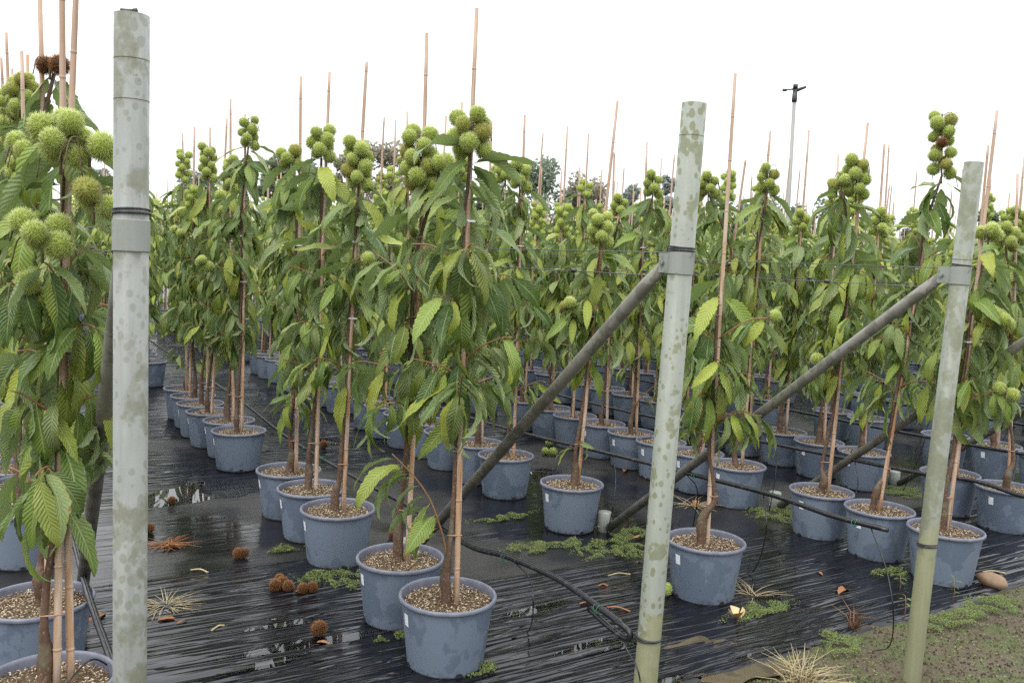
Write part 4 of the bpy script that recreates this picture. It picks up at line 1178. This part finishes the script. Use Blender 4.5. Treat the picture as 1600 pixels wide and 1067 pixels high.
FT = [(8, 112, 42, 90, 'grey', 'tall grey-green tree rising behind the burr column between two pale canes', 0.2),
      (150, 238, 70, 60, 'grey', 'pale thin tree seen past the rim-clipped post', 0.5),
      (300, 262, 75, 120, 'dark', 'low dark tree behind the long unbroken pot line', 0),
      (432, 228, 72, 70, 'mid', 'small rounded tree behind the burrs of three grouped pots', 0.1),
      (490, 232, 80, 60, 'grey', 'thin pale treetop between two canes', 0.5),
      (595, 204, 68, 110, 'olive', 'broad autumn-tinted tree beyond the field', 0.15),
      (545, 228, 76, 70, 'olive', 'smaller autumn-tinted tree beside the broad one', 0.2),
      (705, 245, 72, 110, 'dark', 'dark rounded tree behind the dense burr ball', 0),
      (770, 252, 75, 80, 'dark', 'low dark green tree beside the rounded one', 0),
      (850, 234, 70, 110, 'dark', 'dark green leafy tree with uneven top near the field centre', 0),
      (915, 256, 72, 90, 'olive', 'brownish green tree adjoining the uneven dark one', 0.1),
      (990, 276, 80, 70, 'grey', 'pale bare-looking tree by the red house', 0.55),
      (1046, 258, 78, 46, 'grey', 'slender grey tree beside the olive-spotted post', 0.5),
      (1140, 292, 75, 110, 'dark', 'low dark tree behind a bare cane', 0),
      (1215, 300, 72, 90, 'dark', 'dark tree at the sprinkler pipe', 0),
      (1278, 280, 70, 100, 'dark', 'bushy dark green tree with a humped top', 0),
      (1375, 318, 82, 80, 'grey', 'thin grey tree past the broad burr bunch', 0.5),
      (1425, 322, 84, 70, 'grey', 'thin grey tree before the tall burr spike', 0.5),
      (1550, 306, 70, 60, 'dark', 'conical dark green tree beyond the moss-green-footed post', 0),
      (1600, 336, 75, 70, 'grey', 'pale low tree at the field corner', 0.3)]
for i, (px, pt, Y, w, kind, lab, sp) in enumerate(FT):
    far_tree(px, pt, Y, w, kind, lab, 300 + i, sp)
# clipped hedge along the field edge
hx0, hx1, hy = -52, 62, 62
m = MB(); r = random.Random(8)
for i in range(9000):
    x = r.uniform(hx0, hx1); hh = 2.6 + 1.1 * noise.noise(Vector((x * .16, 3, 0))) + .4 * noise.noise(Vector((x * .9, 1, 0)))
    z = hh * math.sqrt(r.random()); p = Vector((x, hy + r.uniform(-.9, .9), z))
    u = Vector((r.gauss(0, 1), r.gauss(0, 1), r.gauss(0, .8))).normalized(); v = u.orthogonal().normalized(); L = r.uniform(.25, .6); val = min(1, max(0, r.gauss(.4, .25))); b = len(m.v)
    for q in (u * -L * .5, v * L * .3, u * L * .5, v * -L * .3): m.v.append(p + q); m.a.append(val)
    m.face((b, b + 1, b + 2, b + 3))
hd = link('hedge', m.mesh('hedge', FOL['mid'], smooth=False, attr='rnd')); tag(hd, 'long uneven green hedge closing the far side of the field', 'hedge')
# red house glimpsed between trees
hp = at_y(1028, 330, 95); hp.z = 0
hr = link('house', None, loc=hp); tag(hr, 'red-roofed brick house glimpsed between pale trees', 'house')
link('wall', MB().box((0, 0, 2.2), (9, 7, 4.4)).mesh('wall', M['brick'], smooth=False), hr)
m = MB(); m.v = [Vector(q) for q in ((-4.9, -4, 4.3), (4.9, -4, 4.3), (4.9, 4, 4.3), (-4.9, 4, 4.3), (-4.9, 0, 7.6), (4.9, 0, 7.6))]; m.a = [0] * 6
for f in ((0, 1, 5, 4), (2, 3, 4, 5), (0, 4, 3), (1, 2, 5), (3, 2, 1, 0)): m.face(f)
rfo = link('roof', m.mesh('roof', M['tile'], smooth=False), hr)
link('chimney', MB().box((2.5, 0, 7.7), (.8, .8, 1.6)).mesh('chimney', M['brick'], smooth=False), rfo)
for x in (-3, 0, 3): link('window', MB().box((x, -3.52, 2.4), (1.2, .1, 1.5)).mesh('window', M['glass'], smooth=False), hr)
# sprinkler riser
top = at_y(1241, 160, 11.0); bot = at_y(1228, 392, 11.0)
bot = bot + (top - bot) * ((0 - bot.z) / (top.z - bot.z))
sr = link('sprinkler_riser', None, loc=bot); tag(sr, 'tall pale water pipe with a small dark sprinkler head on top', 'sprinkler')
L = top - bot
link('pipe', MB().tube([Vector((0, 0, -.1)), L * .65, L * .65 + Vector((0, 0, .01)), L], [.027, .027, .023, .023], 12).mesh('pipe', M['pipe']), sr)
m = MB(); m.tube([L, L + Vector((0, 0, .03)), L + Vector((0, 0, .14))], [.03, .035, .028], 8)
m.tube([L + Vector((-.02, 0, .13)), L + Vector((.13, 0, .19))], [.024, .016], 8)
m.tube([L + Vector((.0, 0, .16)), L + Vector((-.13, 0, .14))], [.010, .008], 6); m.box(L + Vector((-.13, 0, .14)), (.05, .02, .03)); m.box(L + Vector((.0, 0, .19)), (.05, .04, .05))
link('sprinkler_head', m.mesh('sprinkler_head', M['bwire']), sr)

# ------------------------------------------------------------------ ground litter
def moss_patch(px, py, rx, ry, label, seed, ang=None, count=None, hgt=.028):
    p = at_z(px, py, 0); r = random.Random(seed); rx *= 1.2; ry *= 1.25; pts = blob(0, 0, rx, ry, row_dir if ang is None else ang, seed=seed, rough=.45)
    m = MB(); count = count or int(260000 * rx * ry) + 900
    for i in range(count):
        a = r.randrange(len(pts)); q = pts[a].lerp(pts[(a + 1) % len(pts)], r.random()) * (math.sqrt(r.random()) if r.random() < .93 else r.uniform(.9, 1.25))
        cl = noise.noise(Vector((q.x * 14, q.y * 14, seed))); 
        if cl < -.22 + .25 * r.random(): continue
        z = .006 + hgt * max(0, .35 + cl) * r.uniform(.3, 1.1)
        L = r.uniform(.0035, .0085); u = Vector((r.gauss(0, 1), r.gauss(0, 1), r.gauss(.3, .6))).normalized(); v = u.orthogonal().normalized(); b = len(m.v); val = min(1, max(0, .45 + .45 * cl + r.gauss(0, .2)))
        c = Vector((q.x, q.y, z))
        for w in (u * -L * .5, v * L * .4, u * L * .5, v * -L * .4): m.v.append(c + w); m.a.append(val)
        m.face((b, b + 1, b + 2, b + 3))
    o = link('moss_patch', m.mesh('moss_patch', M['moss'], smooth=False, attr='rnd'), loc=(p.x, p.y, 0.004)); tag(o, label, 'moss', 'moss patches on the black film', kind='stuff')
    return o
for i, (px, py, rx, ry, lab) in enumerate((
        (590, 880, .13, .13, 'bright moss behind the pot nearly touching the row tip'), (556, 912, .10, .10, 'moss cushion between two grey pots near brown burrs'), (497, 906, .10, .045, 'thin moss smear next to a pair of brown burrs'),
        (447, 862, .10, .03, 'narrow moss strip at the foot of three grouped pots'), (960, 862, .19, .12, 'large moss mat in front of the brace foot stub'), (850, 857, .18, .07, 'moss mat before the pot by the brace foot'),
        (985, 838, .12, .07, 'moss at the foot of a slanted brace'), (790, 812, .16, .04, 'thin moss streak before the brace-crossed pot'), (1215, 806, .18, .12, 'moss mat beside the gnarled-trunk tree pot, under the hose'),
        (1412, 772, .16, .12, 'moss around the far brace stub'), (1312, 1008, .09, .07, 'round bluish moss cushion by the dry grass tuft'), (1545, 952, .18, .08, 'moss spread below the brown stone'),
        (1190, 958, .17, .05, 'olive moss at the base of the gnarled-trunk pot'), (620, 998, .07, .03, 'small moss clump at the foot of the end pots'), (752, 1050, .06, .03, 'small dirt-brown moss clump under the end pot'),
        (1480, 975, .15, .06, 'patchy moss on the earth by the moss-green-footed post'), (1390, 898, .07, .05, 'moss tuft between two pots behind the hose end'))):
    moss_patch(px, py, rx, ry, lab, 60 + i)
# fallen burrs
def fallen(px, py, r_, label, brown=True, k=0):
    p = at_z(px, py, 0); r_ *= 1.15; o = link('fallen_burr', (BURRS_BROWN if brown else BURRS)[k % 2], loc=(p.x, p.y, r_ * .86 + .006)); o.scale = (r_, r_, r_ * .92)
    o.rotation_euler = (rnd() * 6, rnd() * 6, rnd() * 6)
    tag(o, label, 'burr', 'burrs fallen on the film')
for i, (px, py, r_, lab) in enumerate(((372, 874, .030, 'brown fallen burr with a twin on bare silted film'), (381, 873, .028, 'brown fallen burr with a twin on bare silted film'),
        (430, 926, .032, 'brown burr in the heap of four by the moss smear'), (441, 920, .030, 'brown burr in the heap of four by the moss smear'), (450, 926, .029, 'brown burr in the heap of four by the moss smear'), (437, 914, .027, 'brown burr in the heap of four by the moss smear'),
        (473, 930, .029, 'orange-brown burr of a touching pair by the moss smear'), (488, 928, .029, 'orange-brown burr of a touching pair by the moss smear'),
        (498, 996, .036, 'lone large brown burr on wrinkled film'), (233, 834, .03, 'brown burr against the rim-clipped post'), (268, 789, .026, 'small brown burr far out on the open film strip'), (614, 845, .028, 'brown burr lying in moss behind a pot'),
        (539, 697, .034, 'brown burr in the aisle of a far puddle'), (506, 701, .034, 'flattened brown burr in the aisle of a far puddle'))):
    fallen(px, py, r_, lab, True, i)
for i, (px, py, r_, lab) in enumerate(((858, 698, .036, 'green burr fallen by the hose, of a group of three'), (852, 712, .034, 'green burr fallen by the hose, of a group of three'), (864, 713, .036, 'green burr fallen by the hose, of a group of three'),
        (1040, 932, .034, 'green burr peeking from behind the olive-spotted post'), (618, 742, .036, 'green fallen burr of a pair in the aisle'), (634, 740, .036, 'green fallen burr of a pair in the aisle'))):
    fallen(px, py, r_, lab, False, i)
# opened husk with pale lining
p = at_z(1150, 968, 0)
hk = link('open_husk', None, loc=(p.x, p.y, .01)); tag(hk, 'split chestnut husk showing its cream lining', 'husk')
for k in range(4):
    m = MB(); a0 = k * 1.6
    for i in range(5):
        for j in range(4):
            th = a0 + (j - 1.5) * .42; rr = .012 + .028 * (i / 4); m.v.append(Vector((math.cos(th) * rr, math.sin(th) * rr, .035 * (i / 4) ** 2 + .004 * j % 2))); m.a.append(0)
    for i in range(4):
        for j in range(3): b = i * 4 + j; m.face((b, b + 1, b + 5, b + 4))
    link('husk_lobe', m.mesh('husk_lobe', M['husk'] if k < 3 else M['deadleaf']), hk)
# dead leaves, catkins
rl = random.Random(21)
DEAD = []
for i in range(4):
    V, F, UV = leaf_geo(200 + i, rows=10, bend=rl.uniform(.3, 1.3), fold=rl.uniform(.2, .7), width=.17, twist=rl.uniform(-.6, .6), curl=.3)
    DEAD.append(mesh_from('dead_leaf', V, F, UV, M['deadleaf']))
for i, (px, py, L, lab) in enumerate(((905, 944, .07, 'orange dead leaf beside a puddle under the hose'), (1285, 898, .08, 'rust-red leaf scrap between pots and grass'), (1310, 928, .13, 'long rust-red dead leaf near small puddles'),
        (1005, 838, .08, 'dead leaf by the slanted brace foot'), (975, 738, .14, 'brown dead leaf beneath the hose in the aisle'), (1008, 748, .14, 'curled brown dead leaf against the olive-spotted post'), (905, 740, .1, 'small dead leaf by the fallen green burrs'),
        (1085, 782, .16, 'withered leaf below the slanted brace'), (250, 858, .14, 'dead leaf among dried stems by the rim-clipped post'), (225, 862, .1, 'dead leaf scrap by the rim-clipped post'), (460, 925, .06, 'dead leaf scrap against the heap of brown burrs'),
        (495, 1003, .06, 'tan leaf under the lone brown burr'), (245, 970, .12, 'rusty leaf under the straw tuft'), (275, 975, .09, 'rusty leaf beside the straw tuft'), (165, 960, .16, 'crumpled brown leaf in the shade of the rim-clipped post'), (1000, 877, .05, 'pink-brown leaf scrap near the olive-spotted post'))):
    p = at_z(px, py, .012); o = link('dead_leaf', DEAD[i % 4], loc=p); o.scale = (L, L, L); o.rotation_euler = (rl.uniform(-.2, .2), rl.uniform(-.2, .2), rl.uniform(0, 6.28))
    tag(o, lab, 'leaf', 'dead leaves on the film')
for i, (px, py, px2, py2, mat, lab) in enumerate(((948, 948, 985, 955, 'deadleaf', 'orange catkin by the hose loop'), (950, 899, 985, 897, 'straw', 'tan catkin near the olive-spotted post'), (298, 890, 325, 894, 'straw', 'pale catkin on silted film'), (330, 985, 350, 977, 'straw', 'bent pale stalk on wrinkled film'), (1535, 893, 1570, 895, 'straw', 'pale catkin by the brown stone'), (935, 915, 950, 915, 'deadleaf', 'short brown catkin on film'))):
    a, b = at_z(px, py, .012), at_z(px2, py2, .012)
    o = link('catkin', MB().tube([x - a for x in arc([a, a.lerp(b, .5) + Vector((0, .012, .006)), b], 5)], [.004] * 10 + [.006], 6).mesh('catkin', M[mat])); o.location = a; tag(o, lab, 'catkin', 'fallen catkins')
def tuft(px, py, n, L, label, mats, flat=.3, seed=0, spread=.05):
    p = at_z(px, py, 0); r = random.Random(seed); root = link('grass_tuft', None, loc=(p.x, p.y, .004)); tag(root, label, 'grass')
    m = MB()
    for i in range(n):
        a = r.uniform(0, 6.28); l = L * r.uniform(.5, 1.1); e = r.uniform(flat * .4, flat * 1.6); b = Vector((r.gauss(0, spread * .35), r.gauss(0, spread * .35), 0)); o = Vector((math.cos(a), math.sin(a), 0))
        m.tube([b, b + o * l * .5 * math.cos(e) + Vector((0, 0, l * .5 * math.sin(e) + .004)), b + o * l * math.cos(e * .6) + Vector((0, 0, max(.004, l * math.sin(e) * .75)))], [.0022, .0017, .0007], 4)
    o = link('blades', m.mesh('blades', M[mats]), root); o['kind'] = 'stuff'
tuft(258, 950, 60, .17, 'dried straw-brown weed lying flat on the film by the rim-clipped post', 'straw', .16, 1)
tuft(262, 852, 40, .17, 'reddish dried weed on the film farther along from the straw tuft', 'deadleaf', .14, 2)
tuft(1250, 1080, 80, .19, 'pale dry grass tuft on the earth edge', 'straw', 1.0, 3, .08)
tuft(1175, 932, 22, .20, 'thin dry stalks by the gnarled-trunk pot', 'straw', .25, 4)
tuft(1080, 790, 26, .25, 'dry yellow grass beneath the slanted brace', 'straw', .12, 5)
tuft(1335, 985, 12, .16, 'few upright dead stems by the hanging drip tube', 'deadleaf', 1.2, 6)
# low mossy weeds creeping over the bare earth
m = MB(); r = random.Random(31)
for i in range(16000):
    n_, s_ = r.uniform(1.8, 5.4), r.uniform(1.3, 2.72)
    if noise.noise(Vector((n_ * 2.2, s_ * 3.2, 4))) + .4 * noise.noise(Vector((n_ * 9, s_ * 9, 1))) < .02: continue
    q = place(n_, s_, earth_z(n_, s_) + r.uniform(.002, .016)); L = r.uniform(.004, .012); b = len(m.v); val = r.random()
    u = Vector((r.gauss(0, 1), r.gauss(0, 1), r.gauss(.3, .6))).normalized(); v = u.orthogonal().normalized()
    for w in (u * -L * .5, v * L * .4, u * L * .5, v * -L * .4): m.v.append(q + w); m.a.append(val)
    m.face((b, b + 1, b + 2, b + 3))
o = link('creeping_weeds', m.mesh('creeping_weeds', M['moss'], smooth=False, attr='rnd')); tag(o, 'low mossy weeds creeping over the bare earth', 'weeds', kind='stuff')
# seedlings
for i, (px, py, h, lab) in enumerate(((1273, 945, .14, 'leafy seedling before the pot behind the moss-green-footed post'), (1412, 968, .12, 'seedling close to the hanging drip tube and stained post'), (1405, 925, .09, 'yellowish seedling near the hanging drip tube'))):
    p = at_z(px if i else 1488, py, 0)
    sr = link('seedling', None, loc=p); tag(sr, lab, 'seedling')
    link('stem', MB().tube([Vector((0, 0, 0)), Vector((.005, 0, h * .5)), Vector((0, .004, h))], [.0025, .002, .0015], 5).mesh('stem', M['twig']), sr)
    for k in range(7):
        o = link('leaf', LEAVES[k], sr); o.matrix_basis = leaf_matrix(Vector((0, 0, h * (.5 + .08 * k))), k * 2.4, rl.uniform(-.2, .8), .2, .035)
# brown stone
p = at_z(1550, 916, 0); m = MB()
m.lathe([(max(.001, math.sin(math.pi * i / 12)), -math.cos(math.pi * i / 12)) for i in range(13)], 20)
for i, v in enumerate(m.v): m.v[i] = Vector((v.x * .082, v.y * .045, v.z * .042)) * (1 + .16 * noise.noise(v * 1.3))
st = link('stone', m.mesh('stone', M['stone']), loc=(p.x, p.y, .034)); st.rotation_euler = (0, .15, -.35); tag(st, 'smooth oval brown stone lying on the edge of the film', 'stone')
# crumbs and weeds on the bare earth in front
m = MB(); r = random.Random(14); Rz = Matrix.Rotation(0, 3, 'Z')
for i in range(14000):
    n_, s_ = r.uniform(1.6, 5.6), r.uniform(1.2, 2.75)
    if s_ > film_edge(n_) - .01 and r.random() < .93: continue
    q = place(n_, s_, earth_z(n_, s_) + .004); L = r.uniform(.003, .009) * 1; b = len(m.v); val = r.random()
    for d in ((1, 0, 0), (-.6, .8, 0), (-.5, -.9, 0), (0, .1, .8)): m.v.append(q + Vector(d) * L * r.uniform(.6, 1.1)); m.a.append(val)
    for f in ((0, 1, 3), (1, 2, 3), (2, 0, 3)): m.face([b + k for k in f])
o = link('soil_crumbs', m.mesh('soil_crumbs', M['clod'], smooth=False, attr='rnd')); tag(o, 'loose soil crumbs scattered on the bare earth', 'soil', kind='stuff')
print('near', n_near, 'auto', len(auto), 'objects', len(bpy.data.objects))
